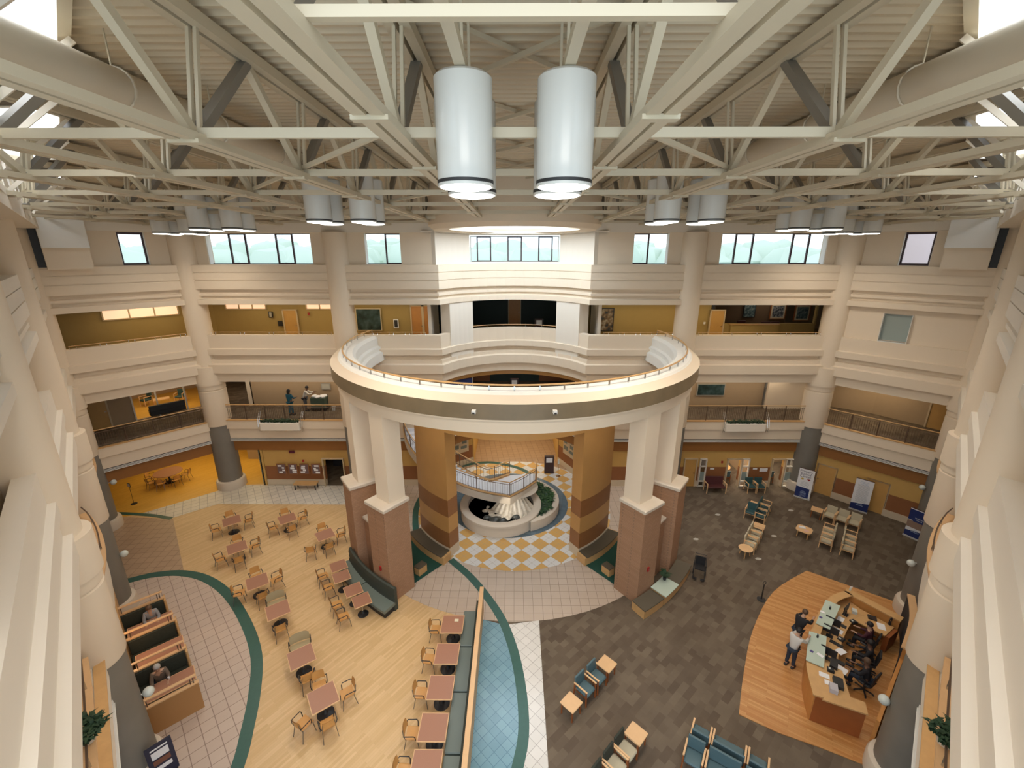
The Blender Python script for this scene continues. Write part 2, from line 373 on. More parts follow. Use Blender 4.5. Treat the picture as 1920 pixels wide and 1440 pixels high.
for side, (a, b) in WALLS.items():
    wm = CREAM2 if side in ('left', 'right') else CREAM  # paler colour on the side bands stands in for stronger light there
    trim(psweep(MB(), a, b, BAND4, wm)); trim(psweep(MB(), a, b, BAND3, wm)); trim(psweep(MB(), a, b, BAND2, wm))
    mb = MB(); psweep(mb, a, b, [(.18, 3.52), (.18, 3.34), (-.10, 3.34), (-.10, 3.52)], BLACK)
    for z in (3.47, 3.41): psweep(mb, a, b, [(.22, z), (.22, z - .022), (.15, z - .022), (.15, z)], WHITE)
    psweep(mb, a, b, [(.24, 3.35), (.24, 3.325), (.1, 3.325), (.1, 3.35)], WHITE); trim(mb)
    trim(psweep(MB(), a, b, [(.05, 3.33), (.05, 2.60), (-.12, 2.60), (-.12, 3.33)], BROWNW))
    trim(psweep(MB(), a, b, [(.33, 4.79), (.33, 4.745), (.1, 4.745), (.1, 4.79)], MAPLE))
    ro = .12 if 'back' in side else 1.0
    trim(psweep(MB(), a, b, [(ro, 16.0), (ro, 16.55), (-.6, 16.55), (-.6, 16.0)], CREAM2))
# walkway slabs of the upper floors (their undersides are the ceilings below)
for nm, z0, z1, dep, m in (('floor_second', 3.56, 4.745, -9.0, TAUPE), ('floor_third', 7.36, 9.2, -9.0, OLIVE), ('floor_fourth', 12.1, 13.7, -9.0, OLIVE)):
    struct(nm, psweep(MB(), 0, NP - 1, [(.05, z1), (.05, z0), (dep, z0), (dep, z1)], m))
cp = psweep(MB(), 0, NP - 1, [(.02, 4.752), (.02, 4.746), (-8.9, 4.746), (-8.9, 4.752)], M['carpet_tile']); struct('floor_carpet_second', cp)

def seg(p, q):
    p = Vector(p); q = Vector(q); d = (q - p).normalized(); return p, q, d, Vector((d.y, -d.x)), (q - p).length
def wall_holes(mb, p, q, z0, z1, holes, off, th, m):
    """wall from p to q, its face `off` towards the hall, with openings (s0,s1,za,zb) in metres along it"""
    p, q, d, n, L = seg(p, q)
    def bx(s0, s1, za, zb):
        if s1 - s0 < .01 or zb - za < .01: return
        c = p + d * ((s0 + s1) / 2) + n * (off - th / 2); mb.box((c.x, c.y, (za + zb) / 2), (s1 - s0, th, zb - za), m, rz=atan2(d.y, d.x))
    s = 0
    for s0, s1, za, zb in sorted(holes):
        bx(s, s0, z0, z1); bx(s0, s1, z0, za); bx(s0, s1, zb, z1); s = s1
    bx(s, L, z0, z1)
def at(p, q, s, off, z):
    p, q, d, n, L = seg(p, q); v = p + d * s + n * off; return (v.x, v.y, z)
def ang(p, q): return atan2(q[1] - p[1], q[0] - p[0])

n_win = 0
def window(p, q, s0, s1, za, zb, off, frames, fm=WFRAME, fw=.075, glass=GLASS):
    """frames: list of (s0,s1) casements with heavy frames; the rest is a fixed light"""
    global n_win
    n_win += 1; mb = MB(); zc = (za + zb) / 2; r = ang(p, q)
    for z in (za + fw / 4, zb - fw / 4): mb.box(at(p, q, (s0 + s1) / 2, off, z), (s1 - s0, .06, fw / 2), fm, rz=r)
    o = mb.build('window_%d' % n_win); o['kind'] = 'structure'
    for a, b in frames:
        k = MB()
        for s in (a + fw / 2, b - fw / 2): k.box(at(p, q, s, off + .01, zc), (fw, .10, zb - za), fm, rz=r)
        for z in (za + fw / 2, zb - fw / 2): k.box(at(p, q, (a + b) / 2, off + .01, z), (b - a - 2 * fw, .10, fw), fm, rz=r)
        k.build('casement_frame', o)
    MB().box(at(p, q, (s0 + s1) / 2, off - .03, zc), (s1 - s0, .012, zb - za - fw), glass, rz=r).build('pane', o)
    sl = MB(); sl.box(at(p, q, (s0 + s1) / 2, off + .12, za - .015), (s1 - s0, .34, .03), WHITE, rz=r)
    for s in (s0 + .012, s1 - .012): sl.box(at(p, q, s, off + .12, zc), (.022, .34, zb - za), WHITE, rz=r)
    sl.build('reveal', o)
    return o
Al, Bl = mir(pA), mir(pB)
# ---- upper solid wall with the high windows
wb = MB()
holesL = [(18.9 - 17.6, 18.9 - 11.6, 14.28, 15.97), (18.9 - 8.55, 18.9 - 6.5, 14.28, 15.97)]
wall_holes(wb, Al, (-XC, 25.8), 14.2, 16.1, holesL, -.10, .5, CREAM)
holesR = [(6.75 - XC, 8.75 - XC, 14.28, 15.97), (11.7 - XC, 17.7 - XC, 14.28, 15.97)]
wall_holes(wb, (XC, 25.8), pA, 14.2, 16.1, holesR, -.10, .5, CREAM)
for a0, a1 in ((154.2, 123.5), (56.5, 25.8)): wb.sweep(arc(RC[0], RC[1], RR, a0, a1, 6), [(.06, 14.2), (.06, 16.1), (-.6, 16.1), (-.6, 14.2)], CREAM2)
wb.sweep(arc(RC[0], RC[1], RR, 123.5, 56.5, 10), [(.06, 14.2), (.06, 14.36), (-.6, 14.36), (-.6, 14.2)], CREAM2)
struct('wall_back', wb)
w3 = MB(); LBA = hypot(pA[0] - pB[0], pA[1] - pB[1])
wall_holes(w3, Bl, Al, 14.2, 16.1, [(.575 * LBA, .755 * LBA, 14.28, 15.97)], -.10, .5, CREAM); struct('wall_back_left', w3)
w4 = MB(); wall_holes(w4, pA, pB, 14.2, 16.1, [((1 - .655) * LBA, (1 - .46) * LBA, 14.28, 15.95)], -.10, .5, CREAM)
wall_holes(w4, pA, pB, 10.2, 12.1, [((1 - .655) * LBA, (1 - .465) * LBA, 10.25, 11.75)], .12, .4, CREAM); struct('wall_back_right', w4)
window(Al, (-XC, 25.8), *holesL[0], -.45, [(2.45, 3.45), (5.15, 6.15)]); window(Al, (-XC, 25.8), *holesL[1], -.45, [(11.45, 12.4)])
window((XC, 25.8), pA, *holesR[0], -.45, [(2.2, 3.15)]); window((XC, 25.8), pA, *holesR[1], -.45, [(8.05, 9.1), (11.3, 12.3)])
window((-2.8, 29.05), (2.8, 29.05), 0, 5.6, 14.36, 15.9, 0, [(.38, 1.3), (2.34, 3.26), (4.3, 5.22)])
window(Bl, Al, .575 * LBA, .755 * LBA, 14.28, 15.97, -.45, [(.575 * LBA, .755 * LBA)], fw=.11)
window(pA, pB, .345 * LBA, .54 * LBA, 14.28, 15.95, -.45, [(.345 * LBA, .54 * LBA)], fw=.11)
window(pA, pB, .345 * LBA, .535 * LBA, 10.25, 11.75, .0, [], fm=STONEC, glass=FROST)
# box reveals of the centre window and bulkheads beside the side windows
for sg in (-1, 1):
    p, q = (Bl, Al) if sg < 0 else (pB, pA)
    d = (Vector(q) - Vector(p)).normalized(); n = Vector((d.y, -d.x)) * (1 if sg < 0 else -1); r = ang(p, q)
    bb = MB()
    for t0, t1, o0, o1, z0, z1, m in ((.13, .39, -.1, .80, 15.15, 16.6, WHITE), (.13, .385, -.1, .66, 14.15, 15.15, CREAM), (.06, .13, -.1, .35, 14.15, 16.6, BLACK)):  # upper box coloured white for its lit face, lower one left cream
        c = Vector(p) + d * ((t0 + t1) / 2 * LBA) + n * ((o0 + o1) / 2); bb.box((c.x, c.y, (z0 + z1) / 2), ((t1 - t0) * LBA, o1 - o0, z1 - z0), m, rz=r)
    trim(bb)
# ---- long side walls (towards the viewer)
for sg, side in ((-1, 'left'), (1, 'right')):
    a, b = WALLS[side]; mb = MB()
    psweep(mb, a, b, [(-.3, 4.75), (-.3, 16.1), (-.6, 16.1), (-.6, 4.75)], CREAM)
    struct('wall_' + side, mb)
    g = MB(); psweep(g, a, b, [(-3.0, 0), (-3.0, 3.56), (-3.2, 3.56), (-3.2, 0)], MAPLE if sg > 0 else TAUPE); struct('wall_ground_' + side, g)
# ---- centre piers and drum at the third floor
pr = MB()
for a0, a1 in ((145.5, 124), (56, 34.5)): pr.sweep(arc(RC[0], RC[1], RR, a0, a1, 5), [(.34, 8.45), (.34, 12.1), (-.45, 12.1), (-.45, 8.45)], CREAM2)
trim(pr)
# ---- third-floor corridor walls
k3 = MB(); Y3 = 29.2
W3h = [(20.2 - 18.75 + 0, 20.2 - 15.3, 11.05, 12.1), ]
wall_holes(k3, (-20.2, Y3), (-5.2, Y3), 9.2, 12.1, [(.9, 3.6, 11.3, 11.95), (6.3, 8.1, 11.3, 11.95)], 0, .2, OLIVE)
wall_holes(k3, (5.2, Y3), (20.2, Y3), 9.2, 12.1, [(8.15, 14.9, 10.35, 12.05)], 0, .2, OLIVE)
for x in (-5.2, 5.2): k3.box((x, 27.9, 10.65), (.2, 2.6, 2.9), CREAM2)
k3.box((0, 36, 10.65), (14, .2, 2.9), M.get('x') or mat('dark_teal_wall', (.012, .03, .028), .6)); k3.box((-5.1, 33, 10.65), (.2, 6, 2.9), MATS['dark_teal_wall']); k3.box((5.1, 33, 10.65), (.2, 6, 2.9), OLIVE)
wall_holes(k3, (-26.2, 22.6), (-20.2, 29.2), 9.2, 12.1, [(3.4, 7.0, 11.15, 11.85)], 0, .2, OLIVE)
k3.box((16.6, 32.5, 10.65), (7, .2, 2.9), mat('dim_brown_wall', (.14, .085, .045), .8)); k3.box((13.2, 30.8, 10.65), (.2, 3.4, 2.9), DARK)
struct('wall_third_floor', k3)
# ---- second-floor corridor walls
k2 = MB(); Y2 = 28.3
k2.box((-13.5, Y2 + .1, 6.05), (9.2, .2, 2.6), TAUPE); k2.box((-18.2, Y2 + 2.6, 6.05), (.35, 5.2, 2.6), CREAM)
k2.box((-7.2, Y2 + .1, 6.05), (3.4, .2, 2.6), DADO); k2.box((12.2, Y2 + .1, 6.05), (9.6, .2, 2.6), TAUPE); k2.box((6.0, Y2 + .1, 6.05), (2.8, .2, 2.6), DADO)
k2.box((17.3, Y2 + 1.6, 6.05), (.2, 3.2, 2.6), CREAM); k2.box((18.6, Y2 - .4, 6.05), (3.2, .2, 2.6), CREAM)
k2.box((-19.5, 35.5, 6.05), (9.0, .2, 2.6), CREAM)
wall_holes(k2, (23.6, 27.0), (26.5, 23.0), 4.75, 7.4, [], 0, .2, TAUPE); wall_holes(k2, (20.6, 29.3), (23.6, 27.0), 4.75, 7.4, [], 0, .2, TAUPE)
wall_holes(k2, (-26.6, 22.4), (-20.6, 28.9), 4.75, 7.4, [(4.1, 8.2, 4.8, 7.3)], 0, .2, TAUPE)
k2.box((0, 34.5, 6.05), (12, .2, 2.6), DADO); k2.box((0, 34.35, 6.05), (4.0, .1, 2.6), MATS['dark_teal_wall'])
k2.box((4.6, 29.6, 6.05), (.2, 2.8, 2.6), CREAM)
struct('wall_second_floor', k2)
# curved brown soffit ring below the centre of the third floor
sf = MB(); sf.sweep(arc(RC[0], RC[1], RR, 154.2, 25.8, 18), [(-.12, 7.34), (-.12, 6.95), (-.5, 6.95), (-.5, 7.34)], WOODP); trim(sf)

# ---- ground floor walls
def dado_wall(mb, p, q, holes, off=-.05, z1=2.62, th=.2):
    for a, b, m, o in ((0, .42, BASEST, .05), (.42, 1.42, DADO, .0), (1.42, z1, YELLOW, 0)):
        hs = [(h[0], h[1], max(a, h[2]), min(b, h[3])) for h in holes if h[2] < b and h[3] > a]
        wall_holes(mb, p, q, a, b, hs, off + o, th, m)
gw = MB()
dado_wall(gw, (-16.5, 25.8), (-5.6, 25.8), [(3.95, 5.25, 0, 1.98)])
DOORS_R = [(.0, 0)]
officeh = [(6.52, 7.25, 0, 2.0), (7.46, 7.9, .0, 2.06), (9.29, 10.13, 0, 2.02), (10.2, 10.7, .0, 2.06), (12.2, 12.97, 0, 2.02), (13.05, 13.6, .0, 2.06)]
dado_wall(gw, (4.7, 25.8), pA, officeh)
struct('wall_ground_back', gw)
gr = MB(); dado_wall(gr, pA, pB, [(.85, 1.80, 0, 2.0), (3.35, 4.35, 0, 2.0)]); struct('wall_ground_back_right', gr)
# ground hall behind the rotunda
gh = MB()
dado_wall(gh, (-9.0, 29.9), (-4.5, 28.1), []); dado_wall(gh, (-4.5, 28.1), (-3.0, 29.2), [], z1=3.5)
dado_wall(gh, (3.2, 29.2), (4.3, 27.0), [], z1=3.5); dado_wall(gh, (4.3, 27.0), (4.75, 25.9), [], z1=3.5)
dado_wall(gh, (5.0, 29.5), (6.6, 29.0), []); dado_wall(gh, (6.6, 29.0), (7.9, 27.2), [(.5, 1.5, 0, 2.0)])
gh.box((0, 36, 1.75), (12, .2, 3.5), YELLOW); gh.box((-3.1, 32.6, 1.75), (.2, 6.8, 3.5), YELLOW); gh.box((3.3, 32.6, 1.75), (.2, 6.8, 3.5), YELLOW)
struct('wall_ground_hall', gh)
# dining alcove behind the left column
ga = MB()
wall_holes(ga, (-30, 27.0), (-21.4, 33.0), 0, 3.56, [], 0, .2, YELLOW); ga.box((-19.3, 33.1, 1.78), (5, .2, 3.56), YELLOW)
ga.box((-16.62, 28.9, 1.78), (.2, 6.2, 3.56), YELLOW); ga.box((-19.6, 31.2, 1.78), (.9, 3.2, 3.56), TAUPE)
ga.box((-27.2, 27.4, 1.0), (.2, .2, 2), YELLOW)
struct('wall_alcove', ga)
gp = MB(); gp.box((-16.72, 26.3, 1.6), (.12, 1.0, 3.2), mat('grey_green_panel', (.16, .17, .12), .6)); struct('trim_panel_alcove', gp)
# outer shell so that no daylight leaks in: behind everything
sh = MB()
psweep(sh, 0, NP - 1, [(-9.0, -.2), (-9.0, 13.7), (-9.3, 13.7), (-9.3, -.2)], TAUPE); struct('wall_outer', sh)

# ---- floor finishes, laid as thin sheets on the slab
def sheet(name, poly, z, m):
    return struct(name, MB().prism(poly, z - .002, z, m))
struct('floor', MB().prism([(-34, -3), (34, -3), (34, 40), (-34, 40)], -.3, 0, M['carpet_tile']))
GREEN2 = [(-3.22, 18.48), (-2.16, 17.35), (-1.31, 16.16), (-.54, 14.81), (-.08, 13.5), (.17, 12.36), (.31, 11.16), (.31, 10.12), (.11, 9.21), (-.35, 7.6), (-1.2, 5.8)]
GREEN1 = [(-21.5, 15.6), (-19.6, 16.45), (-18.42, 16.9), (-17.44, 17.33), (-16.13, 17.45), (-14.66, 17.05), (-13.0, 16.05), (-11.25, 14.47), (-9.98, 12.97), (-9.2, 11.49), (-8.72, 10.23), (-8.39, 9.16), (-8.0, 7.0), (-7.9, 4.5)]
def ribbon(pts, wd):
    pts = [Vector(p) for p in pts]; L, R = [], []
    for i, p in enumerate(pts):
        d = (pts[min(i + 1, len(pts) - 1)] - pts[max(i - 1, 0)]).normalized(); n = Vector((d.y, -d.x)); L.append(tuple(p - n * wd / 2)); R.append(tuple(p + n * wd / 2))
    return L + R[::-1]
def smoothp(pts, k=4):
    out = []; P = [Vector(p) for p in pts]
    for i in range(len(P) - 1):
        p0, p1, p2, p3 = P[max(i - 1, 0)], P[i], P[i + 1], P[min(i + 2, len(P) - 1)]
        for j in range(k): t = j / k; q = .5 * ((2 * p1) + (-p0 + p2) * t + (2 * p0 - 5 * p1 + 4 * p2 - p3) * t * t + (-p0 + 3 * p1 - 3 * p2 + p3) * t ** 3); out.append((q.x, q.y))
    return out + [tuple(P[-1])]
G1s = smoothp(GREEN1); G2s = smoothp(GREEN2)
wood_edge = arc(0, 23.8, 9.15, 224, 262, 10)       # front of the tile circle
sheet('floor_plank', [(-26, 14), (-26, 30), (-16.5, 30), (-16.5, 23.6), (-8.9, 23.6)] + arc(0, 23.8, 9.15, 182, 261, 14) + [(-1.4, 2), (-12, 2)], .003, M['pale_plank_floor'])
sheet('floor_alcove', [(-32, 17), (-22.3, 22.5), (-18.4, 25.8), (-16.6, 26.0), (-16.6, 34), (-32, 34)], .006, M['yellow_plank_floor'])
sheet('floor_path', [(-22.2, 22.5), (-18.6, 25.75), (-8, 25.75), (-8.6, 23.5), (-18.38, 23.5), (-20.1, 22.0)], .009, M['grey_white_tile'])
sheet('floor_brown_tile', [(-26, 22.2), (-20.0, 21.95), (-16.1, 17.5), (-18.4, 16.9), (-24, 15.5)], .009, M['brown_tile'])
sheet('floor_booth_tile', [(-22, 15.6)] + G1s + [(-9, 3), (-24, 3)], .011, M['rose_tile_turned'])
sheet('floor_green_band', ribbon(G1s, .40), .014, GREENT)
sheet('floor_green_band_alcove', ribbon(smoothp([(-25, 22.2), (-23.9, 22.45), (-22.7, 22.4), (-21.4, 22.25), (-20.1, 21.95)]), .25), .014, GREENT)
sheet('floor_rose_tile', [(0 + 9.15 * cos(radians(a)), 23.8 + 9.15 * sin(radians(a))) for a in range(0, 360, 5)], .006, M['rose_tile'])
sheet('floor_hall_tile', [(-4.2, 26), (4.2, 26), (8, 25.8), (8.5, 31), (3.2, 31), (3.2, 36), (-3, 36), (-3, 31), (-9, 31), (-9, 26)], .0075, M['brown_tile'])
sheet('floor_blue_tile', [(-1.38, 14.78)] + [p for p in G2s if p[1] < 14.8] + [(-1.38, 5.6)], .009, M['blue_tile'])
sheet('floor_white_tile', [p for p in G2s if p[1] < 14.75] + [(1.04, 4), (1.06, 14.72)], .012, M['white_tile'])
sheet('floor_checker', [(0 + 5.8 * cos(radians(a)), 23.5 + 5.8 * sin(radians(a))) for a in range(0, 360, 5)], .012, M['checker_tile'])
sheet('floor_green_arc', ribbon(smoothp([(-5.3, 20.3), (-5.65, 21.4), (-5.98, 23.3), (-5.75, 25.2), (-4.9, 27.2), (-3.7, 28.6), (-2.3, 29.1), (-1.2, 29.0), (.4, 28.2), (1.4, 27.0)]), .34), .016, GREENT)
sheet('floor_slate_disc', [(-.35 + 3.68 * cos(radians(a)), 23.85 + 3.6 * sin(radians(a))) for a in range(0, 360, 6)], .015, M['slate_blue_tile'])
sheet('floor_green_stripe', ribbon(G2s, .36), .017, GREENT)
for sg in (-1, 1): sheet('floor_green_carpet', [(sg * 3.25, 18.5), (sg * 4.9, 16.6), (sg * 7.2, 19.3), (sg * 5.1, 20.4)], .019, GREENC)
# raised wooden platform of the reception
PLAT = smoothp([(14.33, 17.78), (11.93, 16.4), (9.92, 14.33), (8.57, 12.41), (7.61, 10.84)]) + [(8.62, 10.25), (9.73, 9.8), (11.2, 9.1), (13.2, 10.2), (16.6, 13.6), (17.6, 15.4)]
struct('floor_platform', MB().prism(PLAT, 0, .03, M['desk_plank_floor']))

# ---- round columns
def make_column():
    t = thing('column', '', 'column')
    MB().lathe([(.86, 0), (.86, .45), (.82, .55), (.72, .6)], STONEC, n=36).build('base', t, smooth=True)
    MB().cyl(0, 0, .58, 4.5, .70, GREYC, 36).build('lower_shaft', t, smooth=True)
    MB().lathe([(.735, 4.46), (.75, 4.5), (.75, 6.75), (.70, 6.78), (.70, 6.82), (.75, 6.85), (.75, 7.15), (.70, 7.2)], CREAM, n=36).build('upper_sleeve', t, smooth=True)
    MB().lathe([(.70, 7.12), (.82, 7.15), (.82, 8.3), (.66, 8.32)], CREAM, n=36).build('collar', t, smooth=True)
    MB().cyl(0, 0, 8.3, 16.02, .655, CREAM, 36).build('shaft', t, smooth=True)
    return t
cc = {}
for p, lab in ((mir(pA), 'round cream column with grey foot where the left angled wall meets the long back wall'),
               (pA, 'round cream column with grey foot behind the tallest upright banner by the office doors'),
               ((-10.15, 25.8), 'round cream column standing behind the left edge of the white ring balcony'),
               ((10.15, 25.8), 'round cream column standing behind the right edge of the white ring balcony'),
               (mir(pB), 'round column with grey foot beside the small sign stand at the yellow alcove'),
               (pB, 'round column with grey foot beside the dark blue kiosk banner'),
               (mir(pC), 'round column with grey foot standing by the farthest dining booth'),
               (pC, 'round column with grey foot behind the far end of the reception desk'),
               (mir(pD), 'round column with grey foot beside the nearest dining booth and menu board'),
               (pD, 'round column with grey foot beside the reception back wall nearest the camera')):
    o = first_or_dup(cc, 'c', make_column, (p[0], p[1], 0), 0, lab)

# ---- bulging balconies on the long side walls
def balcony(p, q, lab, bulge=.42, base=.12):
    t = thing('curved_balcony', lab, 'balcony', group=None)
    p, q, d, n, L = seg(p, q); pts = []
    for k in range(13):
        s = -.0 + L * (.10 + .78 * k / 12); b = sin(pi * k / 12) ** .8 * bulge + base; v = p + d * s + n * b; pts.append((v.x, v.y))
    sw = lambda pr, m: MB().sweep(pts, pr, m)
    sw([(.06, 5.28), (.0, 4.6), (.0, 4.1), (-.05, 3.45), (-.2, 3.45), (-.2, 5.28)], CREAM2).build('skirt', t, smooth=True)
    sw([(.10, 5.28), (.10, 5.36), (-.24, 5.36), (-.24, 5.28)], MAPLEL).build('wooden_cap', t)
    rr = pathp = [(x, y, 5.62) for x, y in [((Vector(a) - Vector(b)).normalized() * 0 + Vector(a)).to_tuple() for a, b in zip(pts, pts)]]
    MB().tube(rr, .022, BRONZE).build('handrail', t)
    for k in (2, 6, 10): MB().bar((*pts[k], 5.36), (*pts[k], 5.62), .03, .03, CHROME).build('post', t)
    return t
balcony(mir(pD), mir(pC), 'bulging balcony with wooden cap above the farthest dining booth')
balcony(pC, pD, 'bulging balcony with wooden cap above the reception back wall')
balcony(mir(pC), mir(pB), 'bulging balcony with wooden cap on the left wall near the alcove')
balcony(pB, pC, 'bulging balcony with wooden cap on the right wall near the kiosk banner')
balcony(mir(pE), mir(pD), 'shallow balcony with wooden cap on the left wall nearest the camera', .08, .02)
balcony(pD, pE, 'shallow balcony with wooden cap on the right wall nearest the camera', .08, .02)

# ============================================================ ROOF
ZC, ZT, ZD = 16.40, 17.86, 18.02
rb = MB(); pitch = .25; prof = []
y = 1.0; rows = []
while y < 27.5:
    rows += [(y, 0), (y + .07, 0), (y + .11, .07), (y + .21, .07)]; y += pitch
def ext(y): return max(.3, y - .9)
vs = []
for yy, dz in rows: vs += [(-ext(yy), yy, ZD + dz), (ext(yy), yy, ZD + dz)]
rb.add(vs, [(2 * i, 2 * i + 1, 2 * i + 3, 2 * i + 2) for i in range(len(rows) - 1)], DECK)
o = rb.build('ceiling'); o['kind'] = 'structure'
ceil2 = MB().prism([(-.3, 1.2), (.3, 1.2), (26.55, 27.5), (-26.55, 27.5)], ZD + .15, ZD + .3, DECK); struct('ceiling_deck_top', ceil2)
# rooflight strips along both side walls: glass between solid panels
prev = 1.0
for sg, side in ((-1, 'left'), (1, 'right')):
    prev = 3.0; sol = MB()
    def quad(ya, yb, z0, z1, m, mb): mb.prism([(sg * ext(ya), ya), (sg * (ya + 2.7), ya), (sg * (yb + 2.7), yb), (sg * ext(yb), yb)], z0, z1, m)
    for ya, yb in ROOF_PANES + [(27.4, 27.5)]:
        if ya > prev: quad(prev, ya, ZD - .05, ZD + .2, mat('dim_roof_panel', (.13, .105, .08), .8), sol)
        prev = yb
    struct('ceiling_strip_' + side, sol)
    for ya, yb in ROOF_PANES:
        n_win += 1; g = MB(); quad(ya, yb, ZD + .32, ZD + .34, mat('rooflight_glass', (.85, .93, 1), .1, alpha=.25), g)
        o = g.build('window_%d' % n_win); o['kind'] = 'structure'
        k = MB(); P4 = [(sg * ext(ya), ya), (sg * (ya + 2.7), ya), (sg * (yb + 2.7), yb), (sg * ext(yb), yb)]
        for i in range(4): k.bar((*P4[i], ZD + .15), (*P4[(i + 1) % 4], ZD + .15), .12, .42, WHITE)
        mid = (ya + yb) / 2; k.bar((sg * ext(mid), mid, ZD + .3), (sg * (mid + 2.7), mid, ZD + .3), .05, .06, WHITE)
        k.build('curb', o)
    cr = MB(); cr.bar((sg * .6, 1.5, ZD - .02), (sg * 26, 26.9, ZD - .02), .14, .22, STEEL); trim(cr)
    up = MB(); psweep(up, *(WALLS[side]), [(-.3, 16.5), (-.3, 18.3), (-.6, 18.3), (-.6, 16.5)], CREAM2); struct('wall_upper_' + side, up)
ub = MB(); psweep(ub, 3, NP - 4, [(-.5, 16.5), (-.5, 18.3), (-.8, 18.3), (-.8, 16.5)], CREAM); struct('wall_upper_back', ub)
# soffit strip between beam and roof at the back; domed light over the rotunda
dm = MB(); dm.lathe([(3.35, 16.06), (4.15, 16.02), (4.4, 16.22), (4.4, 18.0), (4.3, 18.0), (4.3, 16.3), (3.35, 16.22)], CREAM, (0, 23.8, 0), 48, closed=True)
trim(dm, True)
dg = MB(); dg.lathe([(0.01, 16.34), (3.34, 16.34), (3.34, 16.30), (0.01, 16.30)], mat('dome_glass', (1, 1, 1), .3, emit=(.95, .98, 1), estr=1.6), (0, 23.8, 0), 40, closed=True)
n_win += 1; o = dg.build('window_%d' % n_win); o['kind'] = 'structure'
du = MB().lathe([(3.36, 16.2), (3.36, 17.3), (3.46, 17.3), (3.46, 16.2)], WHITE, (0, 23.8, 0), 40, closed=True); trim(du, True)
cb = MB()                                              # plaster soffit around the drum in the centre bay
for s in (-1, 1): cb.prism([(s * 2.9, 26.8), (s * 5.2, 25.3), (s * 5.2, 29.4), (s * 2.9, 29.4)], 16.0, 16.08, CREAM2)
cb.prism([(-2.95, 27.0), (2.95, 27.0), (2.95, 29.4), (-2.95, 29.4)], 15.98, 16.06, CREAM2); struct('ceiling_bay', cb)

# ---- steel trusses running towards the back wall
PAN = 3.0
def truss(x, y0, y1, label):
    t = thing('roof_truss', label, 'roof truss', (x, 0, 0), group='roof trusses')
    b = MB()
    for dx in (-.095, .095): b.bar((dx, y0, ZC), (dx, y1, ZC), .14, .10, STEEL)
    yy = y0 + .8
    while yy < y1: b.box((0, yy, ZC - .06), (.40, .14, .05), STEEL); yy += 2.9
    b.build('bottom_chord', t)
    b = MB()
    for dx in (-.10, .10): b.bar((dx, y0, ZT), (dx, y1, ZT), .14, .16, STEEL)
    b.build('top_chord', t)
    yb = 3.4
    while yb < y1 + PAN:
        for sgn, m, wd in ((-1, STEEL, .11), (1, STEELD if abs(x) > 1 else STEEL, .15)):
            yt = yb + sgn * PAN / 2
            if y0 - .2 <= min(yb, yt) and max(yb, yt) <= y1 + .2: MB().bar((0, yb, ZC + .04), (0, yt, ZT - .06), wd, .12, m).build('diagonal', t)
        if y0 <= yb <= y1:
            v = MB()
            for dx in (-.05, .05): v.bar((dx, yb, ZC), (dx, yb + .35, ZT), .045, .06, STEEL)
            v.build('upright', t)
        yb += PAN
    return t
XS = [1.52, 4.2, 6.9, 9.7, 12.8, 16.2, 19.6]
ordn = ['first', 'second', 'third', 'fourth', 'fifth', 'sixth', 'seventh']
for i, x in enumerate(XS):
    for sg in (-1, 1):
        truss(sg * x, max(1.5, x - 1.7), 19.4 if i == 0 else 25.2, '%s cream steel roof truss %s of the roof centre line' % (ordn[i], 'left' if sg < 0 else 'right'))
# cross struts tying the bottom chords together, each from side to side
yy = 3.4; k = 0
while yy < 25:
    hw = 1.6 if yy < 4 else min(22, yy + .6); st = MB(); hh = .07 if yy < 4 else .12
    st.bar((-hw, yy, ZC + .08), (hw, yy, ZC + .08), .07, hh, STEEL)
    tag(st.build('cross_strut'), 'cream cross strut, number %s counted from the front of the roof' % ordn[min(k, 6)] if k < 7 else 'cream cross strut at the far end of the roof', 'roof strut', 'cross struts'); k += 1; yy += PAN
# flat X bracing between neighbouring trusses
xs = [-x for x in XS[::-1]] + XS
k = 0
for a, b in zip(xs[:-1], xs[1:]):
    yb = 3.4
    while yb + PAN < 24.8:
        if yb > max(abs(a), abs(b)) - .9 and (yb > 6 or abs(a + b) > .1) and (abs(a + b) < .1 or (round((yb - 3.4) / PAN) + k) % 2 == 0):
            z = ZC + .16 if abs(a + b) > .1 else ZT; i_, o_ = (a, b) if abs(a) < abs(b) else (b, a)
            br = MB(); br.bar((i_, yb, z), (o_, yb + PAN, z), .06, .07, STEEL)
            if abs(a + b) < .1: br.bar((o_, yb, z + .09), (i_, yb + PAN, z + .09), .06, .07, STEEL)
            tag(br.build('cross_brace'), 'cream diagonal cross bracing between two roof trusses', 'roof bracing', 'diagonal bracing')
        yb += PAN
    k += 1
